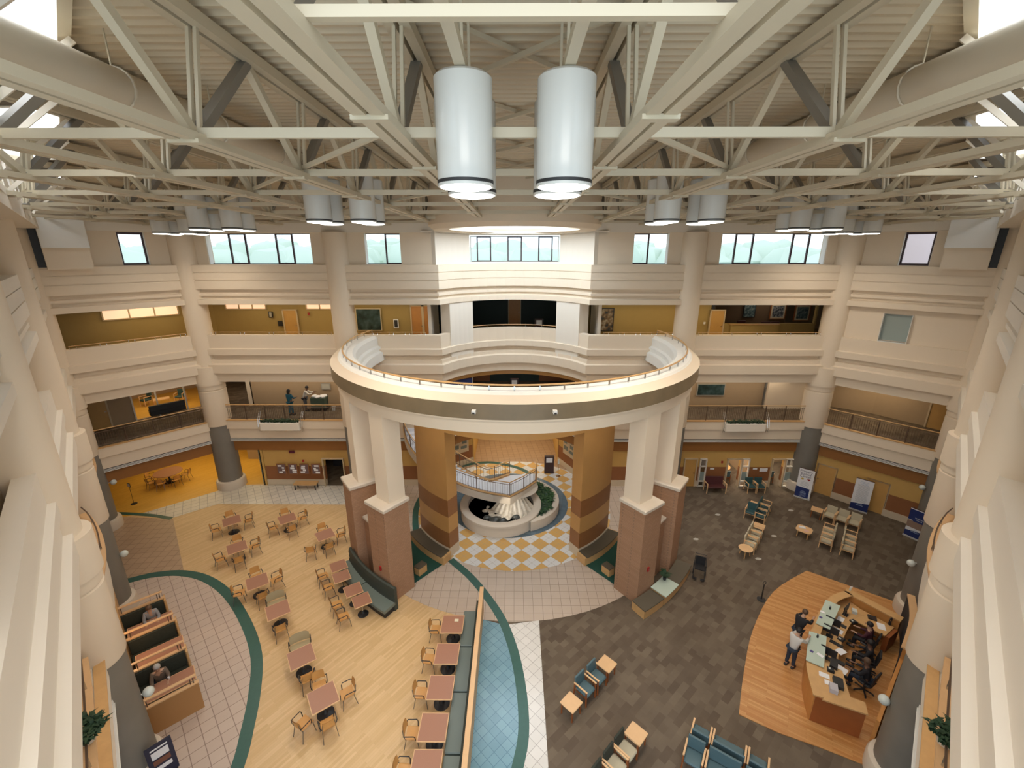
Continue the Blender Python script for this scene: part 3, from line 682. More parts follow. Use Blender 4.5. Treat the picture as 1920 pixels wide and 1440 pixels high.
# edge trusses under the rooflight strips
for sg, nm in ((-1, 'left'), (1, 'right')):
    t = thing('edge_truss', 'pale steel edge truss running under the %s rooflights' % nm, 'roof truss')
    a, b = Vector((sg * 3.4, 2.3)), Vector((sg * 23.0, 21.9)); L = (b - a).length; d = (b - a) / L
    P = lambda s, z: (a.x + d.x * s, a.y + d.y * s, z)
    MB().bar(P(0, ZC), P(L, ZC), .16, .14, CREAM2).build('bottom_chord', t); MB().bar(P(0, ZT), P(L, ZT), .16, .16, CREAM2).build('top_chord', t)
    n = int(L / 2.6); h = L / n / 2
    for i in range(n):
        MB().bar(P(i * 2 * h, ZC), P((i * 2 + 1) * h, ZT), .10, .10, CREAM2).build('diagonal', t); MB().bar(P((i * 2 + 1) * h, ZT), P((i * 2 + 2) * h, ZC), .10, .10, CREAM2).build('diagonal', t)
    t2 = t
    for i in range(1, n + 1):
        p = P(i * 2 * h, ZC); wv = (p[0] - sg * 1.05, p[1] + 1.05)
        MB().bar(p, (*wv, ZT), .08, .09, CREAM2).build('strut', t2)
        if i % 2: MB().bar(P((i * 2 - 1) * h, ZT), (*wv, ZT), .07, .08, CREAM2).build('strut', t2)
# ---- round ducts
for sg, nm in ((-1, 'left'), (1, 'right')):
    t = thing('air_duct', 'long beige round air duct hanging under the %s half of the roof' % nm, 'duct')
    pts = [(sg * 5.55, 5.7, 17.25), (sg * 5.75, 10.5, 17.25)]; MB().tube([(sg * 5.9, 3.5, 17.3), (sg * 5.9, 12.8, 17.3)], .27, DUCT, 20).build('pipe', t, smooth=True)
    for y in (5.2, 7.4, 9.6, 11.8):
        MB().tube([(sg * 5.9 + .285 * cos(a * pi / 8), y, 17.3 + .285 * sin(a * pi / 8)) for a in range(16)], .018, DUCT, 5, closed=True).build('band', t)
        MB().bar((sg * 5.9, y, 17.58), (sg * 5.9, y, ZD + .05), .02, .02, STEEL).build('hanger', t)

# ---- pendant clusters: four white drums each
def make_drum():
    t = thing('pendant_drum', '', 'ceiling lamp'); R = .36; H = 1.25
    ds = MB().lathe([(R - .012, 0), (R, .0), (R, H - .03), (R - .03, H), (.02, H)], CYL, n=40).build('drum_shade', t, smooth=True)
    MB().lathe([(R + .004, .035), (R + .004, .075), (R - .01, .075), (R - .01, .035)], BLACK, n=40, closed=True).build('trim_ring', ds, smooth=True)
    MB().lathe([(R - .014, .012), (R - .04, -.012), (R * .6, -.03), (.01, -.036)], LENS, n=32).build('lens', ds, smooth=True)
    MB().bar((0, 0, H), (0, 0, H + .97), .035, .035, STEEL).build('hanger', t)
    return t
dc = {}; ZB = 15.80
CLUS = [(0, 6.65, 'centre cluster'), (-5.0, 13.8, 'cluster left of the centre'), (5.0, 13.8, 'cluster right of the centre'), (-11.6, 18.3, 'cluster before the wide left window'), (11.6, 18.3, 'cluster before the wide right window'), (-16.3, 22.4, 'far left cluster'), (16.3, 22.4, 'far right cluster')]
for cx, cy, cn in CLUS:
    for dx, dy, nm in ((-.64, -.45, 'front left'), (.64, -.45, 'front right'), (-.64, .45, 'rear left'), (.64, .45, 'rear right')):
        first_or_dup(dc, 'd', make_drum, (cx + dx, cy + dy, ZB), 0, 'white pendant drum lamp, %s of the %s' % (nm, cn), 'pendant drums')
    fr = MB(); fr.bar((cx - .9, cy, ZC + .0), (cx + .9, cy, ZC + .0), .05, .05, STEEL)
    l = bpy.data.lights.new('pendant_light', 'AREA'); l.shape = 'DISK'; l.size = 1.5; l.energy = 270 if abs(cx) < 4 else 250 if abs(cx) < 8 else 190 if abs(cx) < 13 else 110; l.color = WARM; l.spread = radians(140)
    lo = bpy.data.objects.new('pendant_light', l); lo.location = (cx, cy, ZB - .06); COL.objects.link(lo)
# cross members that carry the centre cluster
for sg in (-1, 1):
    tag(MB().bar((sg * .64, 3.2, 17.12), (sg * .64, 9.0, 17.12), .13, .12, STEEL).build('lamp_rail'), 'cream hanging rail above the %s pair of centre drum lamps' % ('left' if sg < 0 else 'right'), 'lamp rail')
# ---- land beyond the windows
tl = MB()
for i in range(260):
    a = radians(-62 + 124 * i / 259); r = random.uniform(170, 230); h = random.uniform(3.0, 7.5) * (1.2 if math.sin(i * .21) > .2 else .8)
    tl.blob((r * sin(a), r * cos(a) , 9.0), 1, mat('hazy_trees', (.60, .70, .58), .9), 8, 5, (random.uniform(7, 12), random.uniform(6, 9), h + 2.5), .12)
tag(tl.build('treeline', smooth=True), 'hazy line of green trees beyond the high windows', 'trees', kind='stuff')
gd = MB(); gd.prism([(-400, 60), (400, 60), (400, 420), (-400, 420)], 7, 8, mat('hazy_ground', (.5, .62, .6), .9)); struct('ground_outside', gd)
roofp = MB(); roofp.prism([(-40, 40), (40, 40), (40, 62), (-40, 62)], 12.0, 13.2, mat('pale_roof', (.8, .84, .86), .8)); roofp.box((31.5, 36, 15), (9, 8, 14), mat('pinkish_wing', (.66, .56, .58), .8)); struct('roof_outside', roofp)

# ============================================================ ROTUNDA
CX, CY = 0.0, 23.8
ring = thing('ring_balcony', 'large white ring balcony with dark mottled band around the rotunda', 'balcony', (CX, CY, 0))
A0, A1 = radians(-90 - 105), radians(-90 + 105)
prof = [(9.35, 8.70), (9.38, 9.22), (9.52, 9.24), (9.52, 9.30), (9.56, 9.31), (9.56, 9.90), (9.50, 9.92), (9.42, 10.02), (9.20, 10.12), (9.12, 10.20), (8.50, 10.20), (8.36, 10.05), (8.36, 9.60), (8.22, 9.52), (8.22, 9.30), (8.05, 9.22), (8.05, 8.70)]
ms = [CREAM, CREAM, CREAM, CREAM, BANDG, CREAM] + [CREAM] * 2 + [RINGW] * 8 + [CREAM]
MB().lathe(prof, CREAM, n=96, a0=A0, a1=A1, closed=True, ms=ms).build('ring_beam', ring, smooth=True)
hr = [(8.95 * cos(A0 + (A1 - A0) * k / 72), 8.95 * sin(A0 + (A1 - A0) * k / 72), 10.42) for k in range(73)]
MB().tube(hr, .035, MAPLE, 8).build('handrail', ring, smooth=True)
for k in range(0, 73, 2):
    if k % 4 in (0, 2): MB().box((hr[k][0], hr[k][1], 10.29), (.05, .05, .2), CHROME, rz=A0 + (A1 - A0) * k / 72).build('bracket', ring)
for a in (-98.5, -81.5, -172, -8):
    c = thing('security_camera', {-98.5: 'small white camera left of centre on the dark ring band', -81.5: 'small white camera right of centre on the dark ring band', -172: 'small camera at the far left end of the ring band', -8: 'small camera at the far right end of the ring band'}[a], 'camera', (CX + 9.62 * cos(radians(a)), CY + 9.62 * sin(radians(a)), 9.62), radians(a))
    MB().box((.0, 0, 0), (.16, .14, .12), WHITE).build('housing', c); MB().box((.085, 0, -.03), (.03, .09, .05), BLACK).build('lens', c)
def polar(a, r, z=0): return (CX + r * cos(radians(a)), CY + r * sin(radians(a)), z)
# brick piers with white shafts under the ring
def pier(a, lab):
    t = thing('ring_pier', lab, 'pillar', polar(a, 9.15), radians(a), 'brick footed piers under the ring')
    MB().box((0, 0, 2.3), (1.28, 1.22, 4.6), M['pier_brick']).build('brick_pedestal', t, bevel=.02)
    k = MB(); k.rbox((0, 0, 4.68), (1.40, 1.34, .18), STONEC, .05); k.build('cap', t)
    MB().box((-.22, 0, 6.8), (.84, .86, 4.1), CREAM).build('shaft', t)
    return t
for sg, sd in ((-1, 'left'), (1, 'right')):
    pier(-90 + sg * 37, 'nearer brick and cream pier under the %s side of the ring' % sd)
    pier(-90 + sg * 53, 'farther brick and cream pier under the %s side of the ring' % sd)
    t = thing('pier_link_wall', 'low brick wall with white cap between the two %s ring piers' % sd, 'wall', polar(-90 + sg * 45, 8.95), radians(-90 + sg * 45))
    MB().box((0, 0, 1.5), (.75, 1.5, 3.0), M['pier_brick']).build('brickwork', t); MB().rbox((0, 0, 3.07), (.9, 1.35, .14), STONEC, .04).build('cap', t)
# honey wood pillars inside
for sg, sd in ((-1, 'left'), (1, 'right')):
    a0, a1 = (-147.2, -122.5) if sg < 0 else (-57.5, -32.8)
    t = thing('wooden_pillar', 'curved honey wood pillar with dark stripes on the %s of the fountain' % sd, 'pillar', (CX, CY, 0))
    def slab(z0, z1, m, e=0): return MB().lathe([(6.08 + e, z0), (6.08 + e, z1), (5.36 - e, z1), (5.36 - e, z0)], m, n=14, a0=radians(a0), a1=radians(a1), closed=True)
    slab(0, .55, BASEST, .02).build('stone_base', t); slab(.55, 1.45, WOODPD).build('stripe', t); slab(1.45, 2.35, WOODP).build('wood_face', t)
    slab(2.35, 3.3, WOODPD).build('stripe', t); slab(3.3, 7.1, WOODP).build('wood_face', t)
    b = thing('curved_bench', 'curved wood bench with dark seat at the foot of the %s wooden pillar' % sd, 'bench', (CX, CY, 0))
    MB().lathe([(6.12, 0), (6.12, .42), (6.72, .42), (6.72, 0)], ORANGEW if 0 else MAPLE, n=12, a0=radians(a0 + (0 if sg < 0 else -1)), a1=radians(a1 + 1), closed=True).build('bench_box', b)
    MB().lathe([(6.12, .425), (6.12, .47), (6.75, .47), (6.75, .425)], mat('dark_olive_top', (.10, .085, .06), .5), n=12, a0=radians(a0), a1=radians(a1), closed=True).build('seat_top', b)
drum = thing('wood_drum_beam', 'honey wood drum beam joining the tops of the wooden pillars', 'beam', (CX, CY, 0))
MB().lathe([(6.1, 6.95), (6.1, 8.1), (5.34, 8.1), (5.34, 6.95)], WOODP, n=64, a0=radians(-152), a1=radians(-28), closed=True).build('beam_face', drum, smooth=True)
# ---- fountain
f = thing('fountain', 'round stone fountain with cascade and planted ring under the curved stair', 'fountain', (-.8, 22.6, 0))
MB().lathe([(2.35, 0), (2.30, .55), (2.40, .60), (2.40, .72), (2.34, .76), (1.98, .76), (1.93, .72), (1.93, .12)], STONEC, n=64).build('basin', f, smooth=True)
MB().lathe([(0.01, .42), (1.95, .42)], WATER, n=48).build('water', f)
cs = MB()
def fall(u, v):
    a = radians(195 + 150 * u); wob = .06 * sin(u * 60) + .04 * sin(u * 23 + v * 6); r = .62 + (.75 * v ** 1.3) + wob * v
    return (.75 + r * cos(a), .25 + r * sin(a), 1.32 - .92 * v ** 1.2)
cs.grid(fall, 60, 12, FOAM); cs.build('cascade', f, smooth=True)
fm_ = MB()
for i in range(46):
    a = radians(random.uniform(185, 350)); r = random.uniform(1.15, 1.65); x, y = .55 + r * cos(a), .3 + r * sin(a)
    if hypot(x, y) < 1.8: fm_.blob((x, y, .44), random.uniform(.07, .20), FOAM, 7, 4, (1, 1, .45), .25)
tag(fm_.build('foam', f), kind='stuff')
rk = MB()
for x, y, r in ((-.25, -1.35, .30), (.15, -1.42, .24), (-.75, -1.15, .2), (.9, -1.1, .22)): rk.blob((x, y, .45), r, mat('wet_rock', (.05, .055, .05), .3), 9, 5, (1.2, 1, .7), .15)
rk.build('rock', f, smooth=True)
pl = f; PX, PY = .9, .75
MB().lathe([(2.62, 0), (2.62, .58), (2.56, .62), (2.30, .62), (2.26, .58), (2.26, 0)], STONEC, (PX, PY, 0), n=56, a0=radians(40 - 112), a1=radians(40 + 112)).build('planter_wall', pl, smooth=True)
MB().lathe([(.01, .36), (2.28, .36)], mat('dark_soil', (.02, .018, .014), .9), (PX, PY, 0), n=40).build('soil', pl)
pg = MB()
def frond(mb, x, y, z, h, m, n=5, spread=.5):
    for k in range(n):
        a = random.uniform(0, 2 * pi); l = random.uniform(.5, 1) * h; dx, dy = cos(a), sin(a); wq = .045 * h / .3
        p0 = Vector((x, y, z)); p1 = p0 + Vector((dx * l * spread * .5, dy * l * spread * .5, l * .8)); p2 = p0 + Vector((dx * l * spread * 1.3, dy * l * spread * 1.3, l * .75)); s = Vector((-dy, dx, 0)) * wq
        mb.add([p0 - s * .3, p0 + s * .3, p1 + s, p2, p1 - s], [(0, 1, 2, 4), (4, 2, 3)], m)
for i in range(420):
    a = radians(random.uniform(-62, 62)); r = random.uniform(1.3, 2.24); x, y = .1 + r * cos(a), 23.35 + r * sin(a)
    if hypot(x + .8, y - 22.6) > 2.44: frond(pg, x + .8, y - 22.6, .42, random.uniform(.22, .42), LEAF if i % 3 else LEAFD, 5, .8)
tag(pg.build('foliage', f), kind='stuff')
fl = bpy.data.lights.new('fountain_light', 'SPOT'); fl.energy = 38; fl.color = (1, .9, .75); fl.spot_size = radians(70); fl.shadow_soft_size = .1
flo_ = bpy.data.objects.new('fountain_light', fl); flo_.location = (-.6, 20.9, 1.6); COL.objects.link(flo_)
dv = Vector((.0, 22.4, .5)) - Vector((-.6, 20.9, 1.6)); flo_.rotation_euler = dv.to_track_quat('-Z', 'Y').to_euler()
# ---- curved stair
st = thing('curved_staircase', 'curved white marble staircase with wooden rails descending over the fountain', 'staircase')
SCX, SCY, RO, RI = -2.5, 26.6, 4.6, 3.1
NS = 22; zt, zb = 4.75, 1.52; a_t, a_b = 178.0, 286.0
def sp_(a, r, z): return (SCX + r * cos(radians(a)), SCY + r * sin(radians(a)), z)
sm = MB()
for i in range(NS):
    a = a_t + (a_b - a_t) * i / NS; b = a_t + (a_b - a_t) * (i + 1.15) / NS; z = zt - (zt - zb) * i / NS - .02
    sm.add([sp_(a, RI, z), sp_(a, RO, z), sp_(b, RO, z), sp_(b, RI, z), sp_(a, RI, z - .3), sp_(a, RO, z - .3), sp_(b, RO, z - .3), sp_(b, RI, z - .3)], [(0, 1, 2, 3), (7, 6, 5, 4), (0, 4, 5, 1), (1, 5, 6, 2), (2, 6, 7, 3), (3, 7, 4, 0)], MARBLE)
LAND = [sp_(a_b, RO, 0)[:2], (-.25, 21.85), (.55, 22.6), (1.3, 23.55), (1.4, 24.75), (-.3, 24.5), (-1.2, 23.85), sp_(a_b, RI, 0)[:2]]
sm.prism(LAND, zb - .18, zb - .02, MARBLE); sm.build('marble_steps', st)
def hel(r, dz, extra=(), n=28):
    pts = [sp_(a_t + (a_b - a_t) * k / n, r, zt - (zt - zb) * k / n + dz) for k in range(n + 1)]; return pts + [(x, y, zb + dz) for x, y in extra]
EO = LAND[1:5]; EI = [LAND[6], LAND[5]]
for r, e, nm in ((RO + .04, EO, 'outer'), (RI - .04, EI, 'inner')):
    a = hel(r, -.42, e); b = hel(r, .02, e); c_ = hel(r, .10, e)
    q = MB(); n = len(a)
    nn = [(Vector(p) - Vector((SCX, SCY, p[2]))).normalized() * .05 for p in a]
    for i in range(n - 1):
        A_, B_ = Vector(a[i]), Vector(a[i + 1]); C_, D_ = Vector(b[i + 1]), Vector(b[i])
        q.add([A_ - nn[i], B_ - nn[i + 1], C_ - nn[i + 1], D_ - nn[i], A_ + nn[i], B_ + nn[i + 1], C_ + nn[i + 1], D_ + nn[i]], [(0, 1, 2, 3), (4, 7, 6, 5), (3, 2, 6, 7), (0, 4, 5, 1)], STONEC if nm == 'outer' else MAPLE)
    q.build('stringer', st)
    MB().tube(c_, .06, MAPLE, 6).build('wooden_edge', st); MB().tube(hel(r, .98, e), .03, MAPLE, 6).build('handrail', st); MB().tube(hel(r, .84, e), .018, BRONZE, 5).build('rail_bar', st); MB().tube(hel(r, .2, e), .014, BRONZE, 5).build('rail_bar', st)
    bal = MB(); base = hel(r, .1, e); top = hel(r, .86, e)
    for i in range(n - 1):
        L = (Vector(base[i + 1]) - Vector(base[i])).length; m_ = max(1, int(L / .13))
        for k in range(m_): p = Vector(base[i]).lerp(Vector(base[i + 1]), k / m_); q2 = Vector(top[i]).lerp(Vector(top[i + 1]), k / m_); bal.bar(p, q2, .014, .014, BRONZE)
    bal.build('balusters', st)
    for i in list(range(0, 29, 5)) + list(range(29, n)): MB().bar(base[i], Vector(top[i]) + Vector((0, 0, .12)), .045, .045, BRONZE).build('post', st)
# support under the landing: tapering cast shell
ls = MB(); ls.lathe([(.35, .42), (.55, .8), (1.35, 1.3)], STONEC, (.1, 23.5, 0), 24); ls.build('landing_support', st, smooth=True)

# ============================================================ CAFE FURNITURE
def make_cafe_chair():
    t = thing('cafe_chair', '', 'chair'); MAPLE = mat('honey_ply', (.60, .31, .095), .38, var=.10, vscale=5); CHROME = mat('dark_chrome', (.20, .20, .20), .3, .8)
    s = MB(); s.grid(lambda u, v: ((u - .5) * .42, (v - .5) * .42, .445 + .025 * (2 * v - 1) ** 2 * (1 if v < .5 else -.6) + .012 * (2 * u - 1) ** 2), 6, 6, MAPLE)
    s.grid(lambda u, v: ((u - .5) * .42, (v - .5) * .42, .43 + .025 * (2 * v - 1) ** 2 * (1 if v < .5 else -.6) + .012 * (2 * u - 1) ** 2), 6, 6, MAPLE); s.build('seat', t, smooth=True)
    b = MB()
    for o in (0, .014): b.grid(lambda u, v: ((u - .5) * (.42 - .05 * v), -.235 - .05 * v - o + .035 * (2 * u - 1) ** 2, .56 + .29 * v), 6, 4, MAPLE)
    b.build('backrest', t, smooth=True)
    for x in (-1, 1):
        MB().tube([(x * .20, -.18, .44), (x * .235, -.27, .0)], .012, CHROME, 6).build('leg', t); MB().tube([(x * .20, .17, .44), (x * .235, .22, .0)], .012, CHROME, 6).build('leg', t)
        MB().tube([(x * .20, -.20, .44), (x * .20, -.25, .60), (x * .17, -.28, .80)], .011, CHROME, 6).build('back_post', t)
        MB().tube([(x * .22, -.25, .60), (x * .265, -.20, .66), (x * .265, .08, .665), (x * .25, .12, .60), (x * .21, .12, .45)], .016, BLACK, 6).build('armrest', t)
    return t
def make_wide_chair():
    t = thing('wide_chair', '', 'chair'); TAN = mat('tan_shell', (.42, .34, .20), .5)
    MB().rbox((0, .0, .44), (.72, .46, .05), TAN, .06).build('seat', t); b = MB()
    for o in (0, .02): b.grid(lambda u, v: ((u - .5) * .70, -.25 - .05 * v - o + .05 * (2 * u - 1) ** 2, .50 + .36 * v * (1 - .25 * (2 * u - 1) ** 4)), 8, 4, TAN)
    b.build('backrest', t, smooth=True)
    for x in (-1, 1):
        for y in (-.2, .2): MB().tube([(x * .32, y, .43), (x * .35, y * 1.15, 0)], .014, CHROME, 6).build('leg', t)
        MB().tube([(x * .36, -.25, .44), (x * .38, -.22, .66), (x * .38, .08, .66), (x * .35, .14, .44)], .016, BLACK, 6).build('armrest', t)
    return t
def make_table(w_=.88, d_=.88):
    t = thing('cafe_table', '', 'table')
    tp = MB().box((0, 0, .728), (w_, d_, .036), MAPLEL).build('tabletop', t, bevel=.006); MB().box((0, 0, .7475), (w_ - .05, d_ - .05, .005), LAMIN).build('laminate_surface', tp)
    MB().lathe([(.28, 0), (.28, .012), (.10, .07), (.06, .16), (.04, .2)], BLACK, n=24).build('base', t, smooth=True)
    MB().cyl(0, 0, .19, .71, .035, CHROME, 12).build('pedestal', t, smooth=True); MB().box((0, 0, .70), (.4, .4, .02), BLACK).build('top_plate', t)
    return t
cache = {}
CH = 'slim maple cafe chair with black arms '
tabs = [((-15.64, 20.7), 38, 'LRB', 'the cafe table nearest the yellow alcove floor'), ((-12.66, 20.92), 38, 'LRBF', 'the cafe table closest to the back wall bench'),
        ((-13.96, 18.44), 38, 'LRBF', 'the cafe table by the end of the brown tile'), ((-9.96, 19.5), 38, 'RBF', 'the cafe table nearest the farther ring pier'),
        ((-11.6, 16.09), 36, 'LRBF', 'the cafe table beside the top of the green curve'), ((-9.82, 14.48), 36, 'bF', 'the farther table with a wide tan chair'),
        ((-7.82, 12.31), 36, 'bF', 'the nearer table with a wide tan chair'), ((-6.38, 10.8), 36, 'RBFl', 'the nearest cafe table of the diagonal row')]
for (x, y), a, sides, nm in tabs:
    first_or_dup(cache, 'table', make_table, (x, y, 0), radians(a), 'square rose topped table, ' + nm[4:], 'cafe tables')
    for s in sides:
        da = {'R': 0, 'B': 90, 'b': 90, 'L': 180, 'F': -90, 'l': -157}[s]; dd = .74 if s not in 'b' else .78
        th = radians(a + da + random.uniform(-7, 7)); px, py = x + dd * cos(th), y + dd * sin(th)
        where = {'R': 'right side', 'B': 'far side', 'b': 'far side', 'L': 'left side', 'F': 'near side', 'l': 'left corner'}[s]
        if s == 'b': first_or_dup(cache, 'wide', make_wide_chair, (px, py, 0), th + radians(90), 'wide tan shell chair, the ' + ('farther' if y > 13 else 'nearer') + ' of the two wide chairs')
        else: first_or_dup(cache, 'chair', make_cafe_chair, (px, py, 0), th + radians(90 + random.uniform(-8, 8)), ('maple cafe chair, %s of %s' % (where, nm)), 'cafe chairs')
first_or_dup(cache, 'chair', make_cafe_chair, (-10.35, 18.62, 0), radians(20), 'maple cafe chair standing loose near the table by the farther ring pier', 'cafe chairs')
for (x, y), nm in (((-8.25, 17.19), 'farthest'), ((-7.84, 16.49), 'second farthest'), ((-7.01, 15.67), 'second nearest'), ((-6.44, 15.08), 'nearest')):
    first_or_dup(cache, 'table', make_table, (x - .08, y - .05, 0), radians(33), 'square table at the curved banquette, %s of the four' % nm, 'banquette tables').scale = (.82, .82, 1)
for (x, y), nm in (((-8.95, 16.8), 'farthest'), ((-8.4, 16.1), 'second farthest'), ((-7.62, 15.1), 'second nearest'), ((-7.1, 14.45), 'nearest')):
    first_or_dup(cache, 'chair', make_cafe_chair, (x, y, 0), radians(-55), 'maple chair facing the curved banquette, %s of the four' % nm, 'cafe chairs')
o5 = ['farthest', 'second farthest', 'middle', 'second nearest', 'nearest']
for i, y in enumerate((13.8, 12.47, 11.17, 9.87, 8.8)):
    first_or_dup(cache, 'table', make_table, (-2.46 - .02 * i, y, 0), 0, 'square table at the long straight bench, %s of five' % o5[i], 'bench tables')
    first_or_dup(cache, 'chair', make_cafe_chair, (-3.12 - .02 * i, y + .02, 0), radians(-90 + random.uniform(-4, 4)), 'maple chair facing the long straight bench, %s of five' % o5[i], 'cafe chairs')
nk = MB().box((-2.32, 13.98, .7535), (.16, .13, .006), mat('cream_card', (.75, .68, .5), .7)); tag(nk.build('table_card'), 'small cream card lying on the farthest table of the straight bench', 'card')
# long bench and divider
b = thing('long_bench', 'long straight grey green vinyl bench along the wooden divider', 'bench', (0, 0, 0))
y0 = 5.0
for ya, yb in ((13.05, 14.75), (11.25, 13.0), (9.3, 11.2), (7.2, 9.25), (5.2, 7.15)):
    MB().rbox((-1.83, (ya + yb) / 2, .40), (.56, yb - ya, .16), GREENV, .04).build('seat_cushion', b, smooth=False)
MB().box((-1.80, 9.95, .17), (.42, 9.6, .32), BLACK).build('plinth', b); MB().box((-1.51, 9.95, .72), (.10, 9.6, .58), GREENF).build('backrest', b)
d = thing('divider_wall', 'low white divider with light maple cap behind the long bench', 'divider', (0, 0, 0))
MB().box((-1.38, 10.2, .60), (.12, 10.1, 1.2), MAPLE).build('panel', d); MB().box((-1.38, 10.2, 1.225), (.17, 10.16, .05), MAPLEL).build('cap', d, bevel=.01)
# curved banquette by the ring piers
b = thing('curved_banquette', 'curved dark channel back banquette with grey green seat against the left ring piers', 'bench', (CX, CY, 0))
MB().lathe([(10.02, 0), (10.02, .30), (10.55, .30), (10.55, 0)], BLACK, n=14, a0=radians(216.5), a1=radians(238.6), closed=True).build('plinth', b)
MB().lathe([(10.0, .30), (10.0, .46), (10.58, .46), (10.62, .42), (10.62, .30)], GREENV, n=14, a0=radians(216), a1=radians(227.2), closed=True).build('seat_cushion', b, smooth=True)
MB().lathe([(10.0, .30), (10.0, .46), (10.58, .46), (10.62, .42), (10.62, .30)], GREENV, n=14, a0=radians(227.5), a1=radians(239), closed=True).build('seat_cushion', b, smooth=True)
MB().lathe([(9.86, 0), (9.86, 1.12), (9.93, 1.15), (9.99, 1.12), (10.03, .9), (10.0, .8), (10.04, .7), (10.01, .6), (10.05, .5), (10.05, 0)], mat('channel_green', (.045, .055, .045), .6), n=14, a0=radians(216), a1=radians(239), closed=True).build('backrest', b, smooth=True)
# right low bench with mint table
b = thing('curved_wood_bench', 'curved low wood bench with dark seat pads around the right ring piers', 'bench', (CX, CY, 0))
for a0, a1 in ((-58.5, -51.5), (-45.2, -35.5)):
    MB().lathe([(9.86, 0), (9.86, .40), (10.55, .40), (10.55, 0)], MAPLE, n=10, a0=radians(a0), a1=radians(a1), closed=True).build('bench_box', b)
    MB().lathe([(9.86, .405), (9.86, .45), (10.58, .45), (10.58, .405)], MATS['dark_olive_top'], n=10, a0=radians(a0), a1=radians(a1), closed=True).build('seat_pad', b)
b2 = thing('side_counter', 'boxy wood counter with mint top between the two dark bench pads', 'counter', (CX, CY, 0))
MB().lathe([(9.86, 0), (9.86, .50), (10.55, .50), (10.55, 0)], MAPLE, n=6, a0=radians(-51.2), a1=radians(-45.5), closed=True).build('body', b2)
MB().lathe([(9.86, .505), (9.86, .54), (10.64, .54), (10.64, .505)], MINT, n=6, a0=radians(-51.4), a1=radians(-45.3), closed=True).build('top', b2)
pp = thing('potted_plant', 'small dark potted plant on the mint counter', 'plant', (6.92, 16.55, .54)); MB().lathe([(.07, 0), (.09, .16), (.08, .16), (.07, .13), (.01, .13)], BLACK, n=14).build('pot', pp)
q = MB(); [frond(q, random.uniform(-.04, .04), random.uniform(-.04, .04), .12, random.uniform(.25, .4), LEAFD, 4, .7) for _ in range(26)]; q.build('foliage', pp)
for sg in (-1, 1):
    e = thing('bench_end', 'short wooden bench end poking out behind the %s nearer ring pier' % ('left' if sg < 0 else 'right'), 'bench', (sg * 4.75, 17.3, 0), radians(-90 + sg * 35))
    MB().box((-.35, 0, .2), (.5, .35, .4), MAPLE).build('bench_box', e); MB().box((-.35, 0, .425), (.52, .38, .04), MATS['dark_olive_top']).build('seat_pad', e)
# dining booths
U = Vector((.74, .67)); V = Vector((.67, -.74)); DIV = [(-15.75, 13.75), (-14.42, 12.62), (-13.10, 11.35), (-11.72, 10.05)]; bn = ['farthest', 'second', 'third', 'nearest']
br = atan2(U.y, U.x)
for i, p in enumerate(DIV):
    t = thing('booth_divider', 'booth bench with wooden top rail on posts, %s of the four on the left' % bn[i], 'booth', (p[0], p[1], 0), br, 'booth benches')
    MB().box((.72, 0, .56), (1.45, .07, 1.12), mat('brown_laminate', (.40, .20, .07), .5) if i == 3 else MAPLE).build('panel', t); MB().box((.72, 0, 1.14), (1.5, .12, .045), MAPLEL).build('panel_cap', t)
    MB().box((.66, 0, 1.45), (1.55, .10, .05), MAPLEL).build('top_rail', t, bevel=.01)
    for x in (.12, 1.25, 1.33): MB().cyl(x, 0, 1.15, 1.43, .016, BRONZE, 8).build('post', t)
    MB().box((1.46, 0, .56), (.05, .42, 1.1), MAPLE).build('end_panel', t) if i < 3 else None
    for s in ((-1,) if i < 3 else ()) + ((1,) if i else ()):
        MB().rbox((.70, s * .30, .42), (1.40, .46, .13), TEALD if 0 else GREENF, .04).build('seat', t); MB().box((.70, s * .28, .18), (1.38, .38, .35), BLACK).build('plinth', t)
        bk = MB(); bk.rbox((.70, s * .085, .80), (1.40, .09, .60), GREENF, .03)
        bk.build('backrest', t)
for i in range(3):
    m_ = (Vector(DIV[i]) + Vector(DIV[i + 1])) / 2 + U * .78
    t = thing('booth_table', 'long rose topped table in the %s dining booth' % ('farthest', 'middle', 'nearest')[i], 'table', (m_.x, m_.y, 0), br, 'booth tables')
    tp = MB().box((0, 0, .728), (1.42, .70, .036), MAPLEL).build('tabletop', t, bevel=.006); MB().box((0, 0, .7475), (1.37, .65, .005), LAMIN).build('laminate_surface', tp)
    MB().lathe([(.26, 0), (.26, .012), (.10, .06), (.04, .14)], BLACK, n=20).build('base', t); MB().cyl(0, 0, .13, .71, .035, CHROME, 12).build('pedestal', t)
bw = MB(); 
p0 = Vector(DIV[0]) - U * .12 - V * 1.6; p1 = Vector(DIV[3]) - U * .12 + V * .1
c = (p0 + p1) / 2; bw.box((c.x, c.y, .8), ((p1 - p0).length, .12, 1.6), MAPLE, rz=atan2(p1.y - p0.y, p1.x - p0.x)); tag(bw.build('booth_back_panel'), 'tall maple panel closing the wall ends of the booths', 'panel')
lp = thing('booth_lamp', 'glowing warm wall lamp between the middle booths', 'lamp', (-14.05, 11.85, 1.75)); MB().lathe([(.04, -.1), (.10, .12), (.02, .12)], LITW, n=14).build('lamp_shade', lp); MB().box((0, 0, -.13), (.05, .05, .08), BRONZE).build('bracket', lp)
l = bpy.data.lights.new('booth_light', 'POINT'); l.energy = 30; l.color = (1, .6, .3); l.shadow_soft_size = .08; lo = bpy.data.objects.new('booth_light', l); lo.location = (-13.9, 12.0, 1.95); COL.objects.link(lo)
